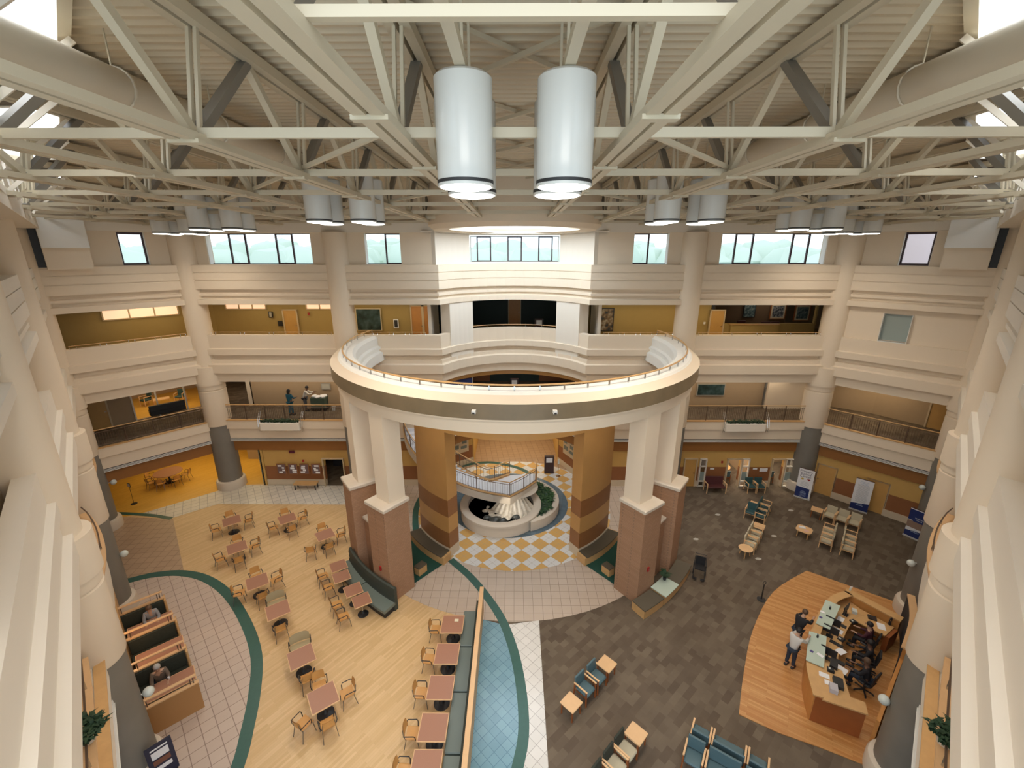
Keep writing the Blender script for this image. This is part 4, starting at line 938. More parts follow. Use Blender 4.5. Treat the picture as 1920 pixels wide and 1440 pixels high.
# menu board
t = thing('menu_board', 'dark leaning menu board with pale panels by the nearest booth', 'sign', (-10.35, 8.95, 0), radians(48))
bo_ = MB().box((0, 0, .72), (.62, .06, 1.25), mat('dark_blue_board', (.02, .022, .05), .5)).build('board', t)
for z, h, m in ((1.22, .05, PAPER), (1.0, .26, PAPER), (.72, .18, mat('photo_brown', (.2, .08, .05), .5)), (.48, .14, PAPER)): MB().box((0, -.034, z), (.40, .006, h), m).build('panel', bo_)
for x in (-.24, .24): MB().box((x, 0, .05), (.05, .4, .1), BLACK).build('foot', t)
# alcove: round table, chairs, sign stand
t = thing('round_table', 'large round brown table in the yellow alcove', 'table', (-23.4, 26.2, 0)); MB().lathe([(.80, .71), (.82, .73), (.80, .755), (.01, .755)], LAMIN, n=36).build('top', t); MB().lathe([(.35, 0), (.33, .02), (.05, .08), (.05, .71)], BLACK, n=20).build('base', t)
for k, a in enumerate((195, 240, 285, 330, 15)): first_or_dup(cache, 'chair', make_cafe_chair, (-23.4 + 1.0 * cos(radians(a)), 26.2 + 1.0 * sin(radians(a)), 0), radians(a + 90), 'maple chair at the round alcove table, %s from the sign stand' % ordn[k], 'cafe chairs')
t = thing('sign_stand', 'thin black floor stand with small white notice at the alcove edge', 'sign', (-23.6, 23.5, 0), radians(-20)); MB().cyl(0, 0, 0, .02, .17, BLACK, 20).build('base', t); MB().cyl(0, 0, .02, 1.2, .012, BLACK, 8).build('pole', t); MB().box((0, 0, 1.3), (.26, .02, .26), BLACK).build('frame', t); MB().box((0, -.013, 1.3), (.21, .006, .21), PAPER).build('notice', t)
# bench, boards and small things on the back left wall
t = thing('wall_bench', 'low bench with tan seat against the left back wall', 'bench', (-13.7, 25.35, 0)); MB().box((0, 0, .42), (1.5, .5, .08), MAPLE).build('seat', t)
for x in (-.66, .66):
    for y in (-.18, .18): MB().box((x, y, .19), (.05, .05, .38), BLACK).build('leg', t)
for k, x in enumerate((-15.33, -14.57, -13.81, -13.05)):
    t = thing('notice_board', 'framed notice board, %s of the four on the left back wall' % ordn[k], 'notice board', (x, 25.66, 1.28), 0, 'notice boards')
    fb = MB().box((0, 0, 0), (.60, .04, .76), DADO).build('frame', t); MB().box((0, -.022, 0), (.50, .01, .66), mat('board_pin', (.16, .10, .10), .8)).build('pinboard', fb)
    pm = MB(); [pm.box((random.uniform(-.15, .15), -.03, -.22 + .15 * j + random.uniform(-.02, .02)), (random.uniform(.14, .3), .004, random.uniform(.09, .14)), PAPER) for j in range(4)]; pm.build('papers', fb)
def wallbit(name, lab, cat, loc, size, m, rz=0):
    return tag(MB().box((0, 0, 0), size, m).build(name, loc=loc, rz=rz), lab, cat)
wallbit('exit_sign', 'small dark exit sign above the four notice boards', 'sign', (-14.5, 25.70, 2.50), (.36, .05, .18), mat('exit_red', (.10, .01, .03), .5))
wallbit('fire_alarm', 'small red fire alarm above the four notice boards', 'alarm', (-13.83, 25.68, 1.86), (.10, .06, .16), RED)
wallbit('fire_alarm', 'small red fire alarm between the door and the offices', 'alarm', (13.54, 25.68, 1.86), (.10, .06, .16), RED)
wallbit('wall_notice', 'small pale notice on the brown dado left of the last office', 'sign', (16.32, 25.67, 1.30), (.5, .03, .22), PAPER)
for k, (x, w_) in enumerate(((12.95, 'the closed office door'), (15.75, 'the middle office'), (18.35, 'the last office'))): wallbit('name_plate', 'small pale name plate right of %s' % w_, 'sign', (x, 25.67, 1.38), (.26, .03, .10), PAPER)
for x, y, z, r, lab in ((-5.95, 15.72, 1.9, 37, 'small red fire alarm on the left nearer brick pier'), (5.95, 15.72, 1.9, -37, 'small red fire alarm on the right nearer brick pier')):
    a = radians(-90 - r) if x < 0 else radians(-90 - r); v = polar((-90 + (-37 if x < 0 else 37)), 9.82, 1.6); wallbit('fire_alarm', lab, 'alarm', v, (.07, .10, .2), RED, radians(-90 + (-37 if x < 0 else 37)))
# globe wall lamps on the grey column feet
for (x, y, z), (px, py), lab in (((-16.72, 15.6, 2.6), mir(pC), 'round white globe lamp on the column above the brown tile'), ((-10.76, 9.53, 2.6), mir(pD), 'round white globe lamp in front of the nearest booth'), ((16.5, 15.2, 2.6), pC, 'round white globe lamp on the column beyond the reception desk'),
                                 ((10.7, 9.41, 2.6), pD, 'round white globe lamp above the reception back wall'), ((-22.5, 21.6, 2.6), mir(pB), 'round white globe lamp beside the alcove sign stand'), ((22.4, 21.3, 2.6), pB, 'round white globe lamp above the kiosk banner')):
    t = thing('globe_lamp', lab, 'wall lamp', (x, y, z)); MB().blob((0, 0, 0), .145, GLOBE, 20, 12).build('globe', t, smooth=True)
    d = Vector((px - x, py - y)); dl = d.length; d.normalize(); MB().bar((d.x * .14, d.y * .14, .02), (d.x * (dl - .66), d.y * (dl - .66), .02), .03, .03, WHITE).build('arm', t)

# ============================================================ WAITING AREA
def make_lounge(fm, nm, back=True, w_=.58, wood=MAPLEL, legm=REDW):
    def mk():
        t = thing(nm, '', 'chair')
        MB().rbox((0, .03, .42), (w_ - .09, .50, .11), fm, .07).build('seat', t, smooth=True)
        X = Matrix.Rotation(radians(5), 4, 'X'); MB().rbox((0, -.25, .67), (w_ - .09, .07, .42), fm if back is True else back, .02, X=X).build('backrest', t)
        for x in (-1, 1):
            xx = x * (w_ / 2 - .03)
            MB().box((xx, .0, .655), (.055, .56, .035), wood).build('armrest', t, bevel=.008)
            for y, tt in ((-.24, -.04), (.24, .02)): MB().bar((xx, y, .64), (xx, y + tt, 0), .04, .045, legm).build('leg', t)
        MB().box((0, .0, .345), (w_ - .1, .46, .04), legm).build('seat_frame', t)
        return t
    return mk
LT = make_lounge(TEAL, 'teal_chair'); LB = make_lounge(BEIGEF, 'beige_chair', back=GREENF); LBR = make_lounge(BEIGEF, 'beige_chair', legm=MAPLEL); LTD = make_lounge(TEALD, 'dark_teal_chair', legm=MAPLEL)
def row(key, mk, pts, face, labs, grp):
    for (x, y), lab in zip(pts, labs): first_or_dup(cache, key, mk, (x, y, 0), radians(face) - pi / 2, lab, grp)
row('teal', LT, [(2.48, 11.42), (2.96, 11.86)], -46, ['nearer teal chair of the pair between two wood tables', 'farther teal chair of the pair between two wood tables'], 'teal lounge chairs')
row('beige', LB, [(3.42, 9.46), (3.0, 9.05), (2.56, 8.62)], -46, ['beige seat chair with dark back next to the wood table', 'beige seat chair with dark back, second from the wood table', 'beige seat chair with dark back, third from the wood table'], 'beige lounge chairs')
LTW = make_lounge(TEAL, 'wide_teal_chair', w_=.95)
row('teal', LT, [(5.88, 9.88), (7.20, 9.03)], 57, ['teal chair in the rear bottom row, left end', 'teal chair in the rear bottom row, right end'], 'teal lounge chairs')
row('teal', LT, [(5.42, 9.27), (6.74, 8.42)], -123, ['teal chair in the front bottom row, left end', 'teal chair in the front bottom row, right end'], 'teal lounge chairs')
row('tealw', LTW, [(6.54, 9.455)], 57, ['extra wide teal chair in the middle of the rear bottom row'], None); row('tealw', LTW, [(6.08, 8.845)], -123, ['extra wide teal chair in the middle of the front bottom row'], None)
row('dteal', LTD, [(13.86, 22.25)], -130, ['dark teal chair with its back to the row of three dark teal chairs'], 'dark teal chairs')
row('dteal', LTD, [(15.05, 22.85), (14.62, 22.36), (14.22, 21.85)], -40, ['farthest dark teal chair in the row of three', 'middle dark teal chair in the row of three', 'nearest dark teal chair in the row of three'], 'dark teal chairs')
row('dteal', LTD, [(15.35, 25.2), (15.95, 25.2)], -90, ['left dark teal chair against the office wall', 'right dark teal chair against the office wall'], 'dark teal chairs')
row('beige2', LBR, [(12.32, 19.32), (12.72, 19.80), (13.12, 20.26)], -40, ['nearest beige chair in the row with a round end table', 'middle beige chair in the row with a round end table', 'farthest beige chair in the row with a round end table'], 'beige chairs')
row('beige2', LBR, [(18.27, 21.95), (18.70, 21.58), (19.12, 21.2)], -139, ['beige chair facing the coffee table, beside the wood side table', 'beige chair facing the coffee table, middle of three', 'beige chair facing the coffee table, end near the kiosk'], 'beige chairs')
row('beige2', LBR, [(17.22, 20.5), (16.84, 20.06), (16.46, 19.6)], 139, ['beige chair nearest the coffee table, far end of its row', 'beige chair nearest the coffee table, middle of its row', 'beige chair nearest the coffee table, near end of its row'], 'beige chairs')
row('beige2', LBR, [(17.92, 19.9), (17.54, 19.45), (17.16, 19.0)], -41, ['beige chair back to back with the coffee table row, far end', 'beige chair back to back with the coffee table row, middle', 'beige chair back to back with the coffee table row, near end'], 'beige chairs')
t = thing('settee', 'wide burgundy settee with wooden arms against the office wall', 'settee', (13.05, 25.15, 0), pi); MB().rbox((0, .03, .42), (1.15, .52, .12), BURG, .05).build('seat', t); MB().rbox((0, -.25, .72), (1.15, .08, .5), BURG, .03, X=Matrix.Rotation(radians(8), 4, 'X')).build('backrest', t)
for x in (-.61, .61):
    MB().box((x, 0, .66), (.06, .58, .04), MAPLEL).build('armrest', t)
    for y in (-.25, .25): MB().box((x, y, .32), (.05, .05, .64), MAPLEL).build('leg', t)
def make_side(): 
    t = thing('side_table', '', 'table'); MB().rbox((0, 0, .49), (.56, .56, .035), MAPLEL, .03).build('top', t)
    for x in (-.22, .22):
        for y in (-.22, .22): MB().box((x, y, .235), (.04, .04, .47), REDW).build('leg', t)
    return t
for x, y, a, lab in ((1.93, 10.86, 45, 'square light wood side table at the near end of the teal pair'), (3.41, 12.3, 45, 'square light wood side table at the far end of the teal pair'), (3.84, 9.88, 45, 'square orange wood side table at the far end of the beige chairs'), (14.45, 22.92, 50, 'small wood table between the lone dark teal chair and the row'), (13.52, 20.74, 50, 'small wood table at the far end of the beige row'), (17.78, 22.36, 50, 'wood side table at the left end of three beige chairs')):
    first_or_dup(cache, 'side', make_side, (x, y, 0), radians(a), lab, 'side tables')
t = thing('end_table', 'round wood end table at the near end of the beige row', 'table', (11.84, 18.86, 0)); MB().lathe([(.33, .47), (.34, .485), (.33, .50), (.01, .50)], MAPLEL, n=28).build('top', t)
for k in range(3): MB().bar((.2 * cos(k * 2.1), .2 * sin(k * 2.1), .47), (.27 * cos(k * 2.1), .27 * sin(k * 2.1), 0), .035, .035, MAPLE).build('leg', t)
t = thing('coffee_table', 'rounded square wood coffee table with papers on it', 'table', (15.9, 20.55, 0), radians(45)); MB().rbox((0, 0, .42), (.74, .74, .04), MAPLEL, .2).build('top', t)
for x in (-.24, .24):
    for y in (-.24, .24): MB().box((x, y, .2), (.045, .045, .4), MAPLE).build('leg', t)
tag(MB().box((0, 0, 0), (.30, .16, .05), PAPER).build('tissue_box', loc=(15.85, 20.66, .47), rz=radians(-20)), 'white tissue box on the coffee table', 'box'); tag(MB().box((0, 0, 0), (.22, .16, .012), mat('pink_paper', (.7, .45, .4), .7)).build('leaflet', loc=(15.9, 20.36, .448), rz=radians(15)), 'pinkish leaflet on the coffee table', 'leaflet')
for k, (x, y) in enumerate(((12.12, 22.55), (9.9, 20.23), (14.3, 20.53), (12.45, 18.66), (16.74, 23.02))):
    f_ = MB(); f_.prism([(x + .12 * cos(a * pi / 4 + .7) * (1.4 if a % 4 in (0, 3) else 1), y + .10 * sin(a * pi / 4 + .7)) for a in range(8)], .0, .006, mat('floor_sticker', (.45, .43, .38), .5)); tag(f_.build('floor_socket'), ['pale floor socket plate nearest the teal office chairs', 'pale floor socket plate left of the wheelchair line', 'pale floor socket plate between beige row and coffee table', 'pale floor socket plate nearest the reception platform', 'pale floor socket plate nearest the first banner'][k], 'floor socket')
# wheelchair
t = thing('wheelchair', 'empty black folding wheelchair standing on the carpet', 'wheelchair', (8.92, 17.45, 0), radians(155))
MB().box((0, .02, .50), (.44, .42, .04), BLACK).build('seat', t); MB().box((0, -.20, .74), (.44, .03, .44), BLACK).build('backrest', t)
for x in (-.25, .25):
    w_ = MB(); w_.tube([(x * 1.08, -.12 + .28 * cos(a * pi / 10), .29 + .28 * sin(a * pi / 10)) for a in range(20)], .02, BLACK, 6, closed=True)
    for a in range(10): w_.bar((x * 1.08, -.12, .29), (x * 1.08, -.12 + .28 * cos(a * pi / 5), .29 + .28 * sin(a * pi / 5)), .006, .006, CHROME)
    w_.build('rear_wheel', t); MB().tube([(x, .30 + .09 * cos(a * pi / 6), .10 + .09 * sin(a * pi / 6)) for a in range(12)], .015, BLACK, 6, closed=True).build('front_wheel', t)
    fr = MB(); fr.tube([(x, -.22, .29), (x, -.22, .95), (x, -.34, .98)], .013, BLACK, 6); fr.tube([(x, -.22, .48), (x, .26, .48), (x, .36, .22)], .013, BLACK, 6); fr.build('side_frame', t)
    MB().box((x, -.02, .70), (.05, .34, .03), BLACK).build('armrest', t); MB().box((x * .6, .42, .12), (.14, .16, .015), BLACK).build('footplate', t)
MB().tube([(-.25, -.34, .98), (.25, -.34, .98)], .012, BLACK, 6).build('push_bar', t)
t = thing('barrier_post', 'black stanchion post with looped top near the reception platform', 'stanchion', (11.13, 15.95, 0)); MB().lathe([(.18, 0), (.18, .02), (.04, .05), (.025, .07)], BLACK, n=20).build('base', t); MB().cyl(0, 0, .05, .80, .028, BLACK, 12).build('pole', t); MB().tube([(.06 * cos(a * pi / 6), 0, .90 + .10 * sin(a * pi / 6)) for a in range(12)], .012, BLACK, 6, closed=True).build('loop', t)
# upright banners
def banner(x, y, rz, lab, h=2.0, w_=.82, curve=True):
    t = thing('upright_banner', lab, 'banner', (x, y, 0), rz); sh_ = MB().box((0, 0, h / 2 + .05), (w_, .015, h - .05), PAPER).build('sheet', t); MB().box((0, 0, .03), (w_ + .04, .16, .06), mat('pale_metal', (.6, .6, .6), .4, .3)).build('base', t); MB().box((0, .0, h + .03), (w_, .03, .03), mat('dark_bar', (.08, .03, .03), .5)).build('top_bar', t)
    n_ = 10; vs = [(-w_ / 2, -.010, .07), (w_ / 2 - (.10 if curve else 0), -.010, .07)] + [(w_ / 2 - (.10 if curve else 0) - (.02 * k / 3 if curve else 0), -.010, .07 + (.52 if not curve else .66) * h / 2 * (1 if k == 0 else 1)) for k in range(1)] + [(-w_ / 2 + .0, -.010, .07 + (.36 if not curve else .70) * h / 2)]
    MB().add(vs, [tuple(range(len(vs)))], NAVY).build('blue_field', sh_)
    lg = MB(); lg.tube([(.13 * cos(a * pi / 8), -.013, .42 + .09 * sin(a * pi / 8)) for a in range(9)], .008, mat('pale_blue_print', (.35, .45, .62), .5), 5); lg.tube([(.08 * cos(a * pi / 8), -.013, .42 + .05 * sin(a * pi / 8)) for a in range(9)], .006, MATS['pale_blue_print'], 5); lg.box((0, -.013, .38), (.34, .004, .035), MATS['pale_blue_print']); lg.build('emblem', sh_)
    return t
PB = mat('pale_blue_print', (.35, .45, .62), .5); PG = mat('grey_print', (.40, .42, .46), .6); DBL = mat('dark_blue_print', (.02, .03, .12), .5)
def lines(t, z0, z1, n, w_, m):
    q = MB(); [q.box((random.uniform(-.02, .02), -.012, z0 + (z1 - z0) * k / (n - 1)), (w_ * random.uniform(.75, 1), .003, .016), m) for k in range(n)]; q.build('text_lines', t)
t = banner(18.25, 24.4, radians(-40), 'tall white Primary Stroke Center banner before the back right column')
for k, s in enumerate(('Primary', 'Stroke', 'Center')): text(s, .21, DBL, t, (-.03, -.012, 1.85 - .17 * k), (pi / 2, 0, 0))
MB().blob((-.16, -.012, 1.33), .075, mat('gold_print', (.6, .4, .08), .5), 14, 6, (1, .05, .9)).build('gold_mark', t)
hm = MB(); hm.add([(.17, -.012, 1.26), (.25, -.012, 1.34), (.24, -.012, 1.39), (.20, -.012, 1.40), (.17, -.012, 1.37), (.14, -.012, 1.40), (.10, -.012, 1.39), (.09, -.012, 1.34)], [tuple(range(8))[::-1]], RED); hm.build('heart_mark', t); lines(t, .85, 1.15, 5, .5, PG); lines(t, .16, .30, 3, .4, PB)
t = banner(20.75, 23.0, radians(-44), 'tall white banner with dense small print between two office doors', 2.05, .85, False); lines(t, .62, 1.70, 18, .62, PG); lines(t, 1.76, 1.92, 3, .45, PB)
t = banner(21.75, 20.35, radians(-62), 'blue topped banner in front of the column by the last door', 1.7, .85, False); MB().box((0, -.014, 1.35), (.85, .01, .62), NAVY).build('blue_header', t); MB().box((.05, -.024, 1.16), (.52, .01, .34), mat('blue_inset', (.02, .04, .16), .5)).build('inset', t); lines(t, 1.45, 1.58, 2, .5, PB)
for k, s in enumerate(('Healthcare', 'Heroes')): text(s, .085, PAPER, t, (.05, -.032, 1.22 - .1 * k), (pi / 2, 0, 0))
MB().box((0, -.014, .80), (.85, .01, .40), mat('tan_print', (.30, .20, .15), .6)).build('photo_field', t)

# ============================================================ RECEPTION DESK
OUT = [(9.80, 10.70), (10.38, 11.96), (11.68, 13.56), (13.20, 14.88), (14.2, 15.28)]
outs = smoothp(OUT, 6)
t = thing('reception_desk', 'curved orange wood reception desk on the raised platform', 'desk', (0, 0, .03))
def offs(pts, w_):
    r = []
    for i, p in enumerate(pts):
        d = (Vector(pts[min(i + 1, len(pts) - 1)]) - Vector(pts[max(i - 1, 0)])).normalized(); r.append((p[0] + d.y * w_, p[1] - d.x * w_))
    return r
def strip(pts, wa, wb): return offs(pts, wa) + offs(pts, wb)[::-1]
MB().prism(strip(outs, .04, .12), 0, 1.04, ORANGEW).build('front_panel', t)
MB().prism(strip(outs, 0, .30), 1.04, 1.09, MAPLE).build('transaction_top', t)
MB().prism(strip(outs[2:], .14, .95), .70, .745, MAPLE).build('work_surface', t)
e1 = [(9.80, 10.70), (9.99, 10.86), (11.25, 10.27), (11.02, 10.05)]
MB().prism(offs(outs, .295)[:8] + [(11.36, 11.55), (10.95, 10.62), (11.30, 10.45), (11.10, 10.06), (9.99, 10.54)], 1.035, 1.088, MAPLE).build('end_top', t)
MB().prism([(9.86, 10.66), (11.08, 10.10), (11.24, 10.44), (10.04, 11.02)], 0, 1.04, REDW).build('end_panel', t)
MB().prism([(14.16, 15.26), (14.28, 15.05), (15.20, 13.72), (15.42, 13.86), (14.36, 15.42)], 0, 1.04, ORANGEW).build('side_panel', t); MB().prism([(14.1, 15.22), (14.25, 14.98), (15.15, 13.66), (15.45, 13.86), (14.36, 15.46)], 1.04, 1.09, MAPLE).build('side_top', t)
MB().prism([(12.95, 13.95), (12.9, 14.35), (13.3, 14.78), (14.10, 15.12), (14.2, 14.95), (15.05, 13.72), (14.35, 13.32), (13.6, 14.2)], .695, .740, MAPLE).build('side_surface', t); MB().prism([(14.38, 13.38), (15.0, 13.74), (15.1, 13.6), (14.46, 13.24)], 0, .70, REDW).build('end_panel', t)
for z, nm, P4 in ((1.12, 'farther', [(12.92, 14.70), (13.30, 14.38), (12.08, 13.22), (11.74, 13.52)]), (1.12, 'nearer', [(11.23, 13.14), (11.73, 12.90), (10.76, 11.62), (10.33, 11.92)])):
    g = MB().prism(P4, z + .03, z + .06, MINT); tag(g.build('glass_counter'), 'pale mint glass counter, the %s of two on the reception desk' % nm, 'counter')
def thingbox(name, lab, cat, x, y, z, size, m, rz=0, group=None): return tag(MB().box((0, 0, 0), size, m).build(name, loc=(x, y, z + size[2] / 2), rz=rz), lab, cat, group)
def monitor(x, y, rz, lab):
    t = thing('monitor', lab, 'monitor', (x, y, .775), rz, 'desk monitors'); sc_ = MB().box((0, 0, .30), (.50, .03, .30), BLACK).build('screen_case', t); MB().box((0, -.018, .30), (.46, .004, .26), mat('dark_screen', (.02, .05, .06), .15)).build('screen', sc_); MB().box((0, .03, .10), (.04, .03, .18), BLACK).build('neck', t); MB().box((0, .02, .008), (.22, .18, .016), BLACK).build('foot', t)
for x, y, a, lab in ((13.55, 14.35, 215, 'black monitor nearest the far corner of the reception desk'), (12.55, 13.7, 135, 'black monitor behind the farther glass counter'), (12.2, 13.3, 135, 'black monitor between the two glass counters'), (11.45, 12.35, 135, 'black monitor behind the nearer glass counter')): monitor(x, y, radians(a), lab)
LAP = [(12.98, 13.83, 130, 'black keyboard before the farther seated clerk'), (12.2, 12.93, 130, 'black keyboard between the two clerks'), (11.75, 12.2, 130, 'black keyboard before the nearer seated clerk')]
for x, y, a, lab in LAP: thingbox('keyboard', lab, 'keyboard', x, y, .775, (.42, .16, .025), BLACK, radians(a), 'keyboards')
def phone(x, y, z, a, lab):
    t = thing('desk_phone', lab, 'phone', (x, y, z), radians(a), 'desk phones'); MB().box((0, 0, .03), (.20, .20, .05), BLACK).build('body', t); MB().rbox((-.06, 0, .075), (.05, .21, .035), BLACK, .02).build('handset', t); MB().box((.04, .03, .058), (.08, .06, .006), GLOBE).build('display', t)
phone(13.6, 13.95, .775, 100, 'black desk phone beside the farther clerk'); phone(12.52, 13.12, .775, 120, 'black desk phone in the middle of the work surface'); phone(10.95, 11.55, 1.12, 60, 'black desk phone on the open end of the counter')
k = 0
for x, y, z, w_, h, a, m, lab in ((12.7, 13.55, .775, .32, .24, 130, PAPER, 'white papers beside the farther keyboard'), (13.2, 14.1, .775, .30, .21, 40, PAPER, 'white sheet near the desk corner monitor'), (12.15, 12.62, .775, .34, .24, 20, PAPER, 'white papers in the middle of the work surface'), (11.6, 11.95, .775, .5, .3, 125, PAPER, 'large white sheet before the nearer clerk'),
                                  (14.55, 13.75, .775, .36, .26, 60, PAPER, 'white sheet on the side work surface'), (12.35, 14.05, 1.185, .15, .10, 133, PAPER, 'white card pair on the farther glass counter'), (12.1, 13.78, 1.185, .10, .10, 133, mat('purple_card', (.10, .08, .25), .6), 'purple card on the farther glass counter'),
                                  (10.95, 12.1, 1.185, .20, .12, 120, PAPER, 'white card on the nearer glass counter'), (10.75, 12.25, 1.185, .10, .10, 120, MATS['purple_card'], 'purple card on the nearer glass counter'), (10.62, 11.38, 1.12, .20, .30, 60, PAPER, 'white form on the open counter by the glass'), (10.55, 11.12, 1.12, .18, .16, 60, PAPER, 'white slip on the open counter')):
    thingbox('paper', lab, 'paper', x, y, z, (w_, h, .006), m, radians(a), 'desk papers')
thingbox('document_tray', 'black document tray near the end of the desk', 'tray', 11.2, 11.75, .775 + .345, (.35, .22, .10), BLACK, radians(50)); thingbox('leaflet_holder', 'clear leaflet holder with white leaflets at the desk end', 'leaflet holder', 10.55, 10.85, 1.12, (.30, .22, .16), mat('leaflets', (.5, .48, .52), .5), radians(60))
thingbox('printer', 'black printer on the counter behind the leaflet holder', 'printer', 10.85, 11.05, 1.12, (.40, .28, .12), BLACK, radians(60)); thingbox('white_box', 'white box on the side top of the desk', 'box', 14.0, 14.45, .775, (.22, .16, .12), GLOBE, radians(60))
thingbox('telephone_console', 'dark console on the side work surface', 'console', 14.5, 14.15, .775, (.28, .22, .06), BLACK, radians(-30))
o = thing('desk_fan', 'small black round fan at the end of the side surface', 'fan', (14.95, 13.85, .775), radians(30)); MB().tube([(.11 * cos(a * pi / 8), 0, .20 + .13 * sin(a * pi / 8)) for a in range(16)], .02, BLACK, 6, closed=True).build('ring', o); MB().cyl(0, 0, 0, .08, .05, BLACK, 12).build('base', o)
o = thing('sanitizer', 'white sanitizer dispenser on the far corner of the desk', 'dispenser', (14.38, 15.3, 1.12)); MB().cyl(0, 0, 0, .14, .04, GLOBE, 12).build('bottle', o); MB().box((.02, 0, .17), (.10, .03, .03), PAPER).build('pump', o)
for k, (x, y, z) in enumerate(((12.75, 14.2, 1.18), (11.35, 12.85, 1.18))):
    o = thing('pen_cup', 'small dark cup of pens on the %s glass counter' % ('farther', 'nearer')[k], 'cup', (x, y, z)); MB().cyl(0, 0, 0, .09, .035, BLACK, 12).build('cup', o); q = MB(); [q.bar((0, 0, .05), (.03 * cos(j), .03 * sin(j), .15), .006, .006, NAVY) for j in range(4)]; q.build('pens', o)
def make_office():
    t = thing('office_chair', '', 'chair'); MB().rbox((0, 0, .47), (.48, .46, .08), BLACK, .1).build('seat', t, smooth=True); MB().rbox((0, -.24, .80), (.42, .06, .46), BLACK, .02, X=Matrix.Rotation(radians(8), 4, 'X')).build('backrest', t); MB().cyl(0, 0, .08, .44, .03, BLACK, 10).build('column', t)
    MB().bar((0, -.2, .45), (0, -.27, .65), .05, .03, BLACK).build('back_bar', t)
    for k in range(5): a = 2 * pi * k / 5; MB().bar((0, 0, .10), (.28 * cos(a), .28 * sin(a), .06), .045, .03, BLACK).build('leg', t); MB().blob((.29 * cos(a), .29 * sin(a), .03), .03, BLACK, 8, 5).build('caster', t.children[-1])
    for x in (-.27, .27): MB().box((x, 0, .68), (.05, .26, .025), BLACK).build('armrest', t); MB().bar((x, -.05, .46), (x, -.05, .67), .03, .03, BLACK).build('arm_post', t)
    return t
for x, y, a, lab in ((12.42, 11.68, 30, 'black office chair of the nearer seated clerk'), (13.72, 13.25, 40, 'black office chair of the farther seated clerk'), (13.1, 12.45, 50, 'black office chair between the two clerks')): first_or_dup(cache, 'office', make_office, (x, y, .03), radians(a), lab, 'office chairs')
# tall curved back wall of the reception
BW = smoothp([(16.1, 14.4), (15.25, 13.3), (14.2, 12.3), (12.9, 11.2), (11.2, 9.75)], 5)
t = thing('reception_screen', 'curved wooden screen wall with dark inner side behind the reception', 'screen wall', (0, 0, .03))
MB().prism(strip(BW[:13], 0, .10), 0, 1.62, ORANGEW).build('panel', t); MB().prism(strip(BW[:13], -.08, .16), 1.62, 1.68, MAPLEL).build('cap', t); MB().prism(strip(BW[12:], 0, .10), 0, 1.2, ORANGEW).build('low_panel', t); MB().prism(strip(BW[:13], .10, .14), .1, 1.6, DARK).build('dark_lining', t)

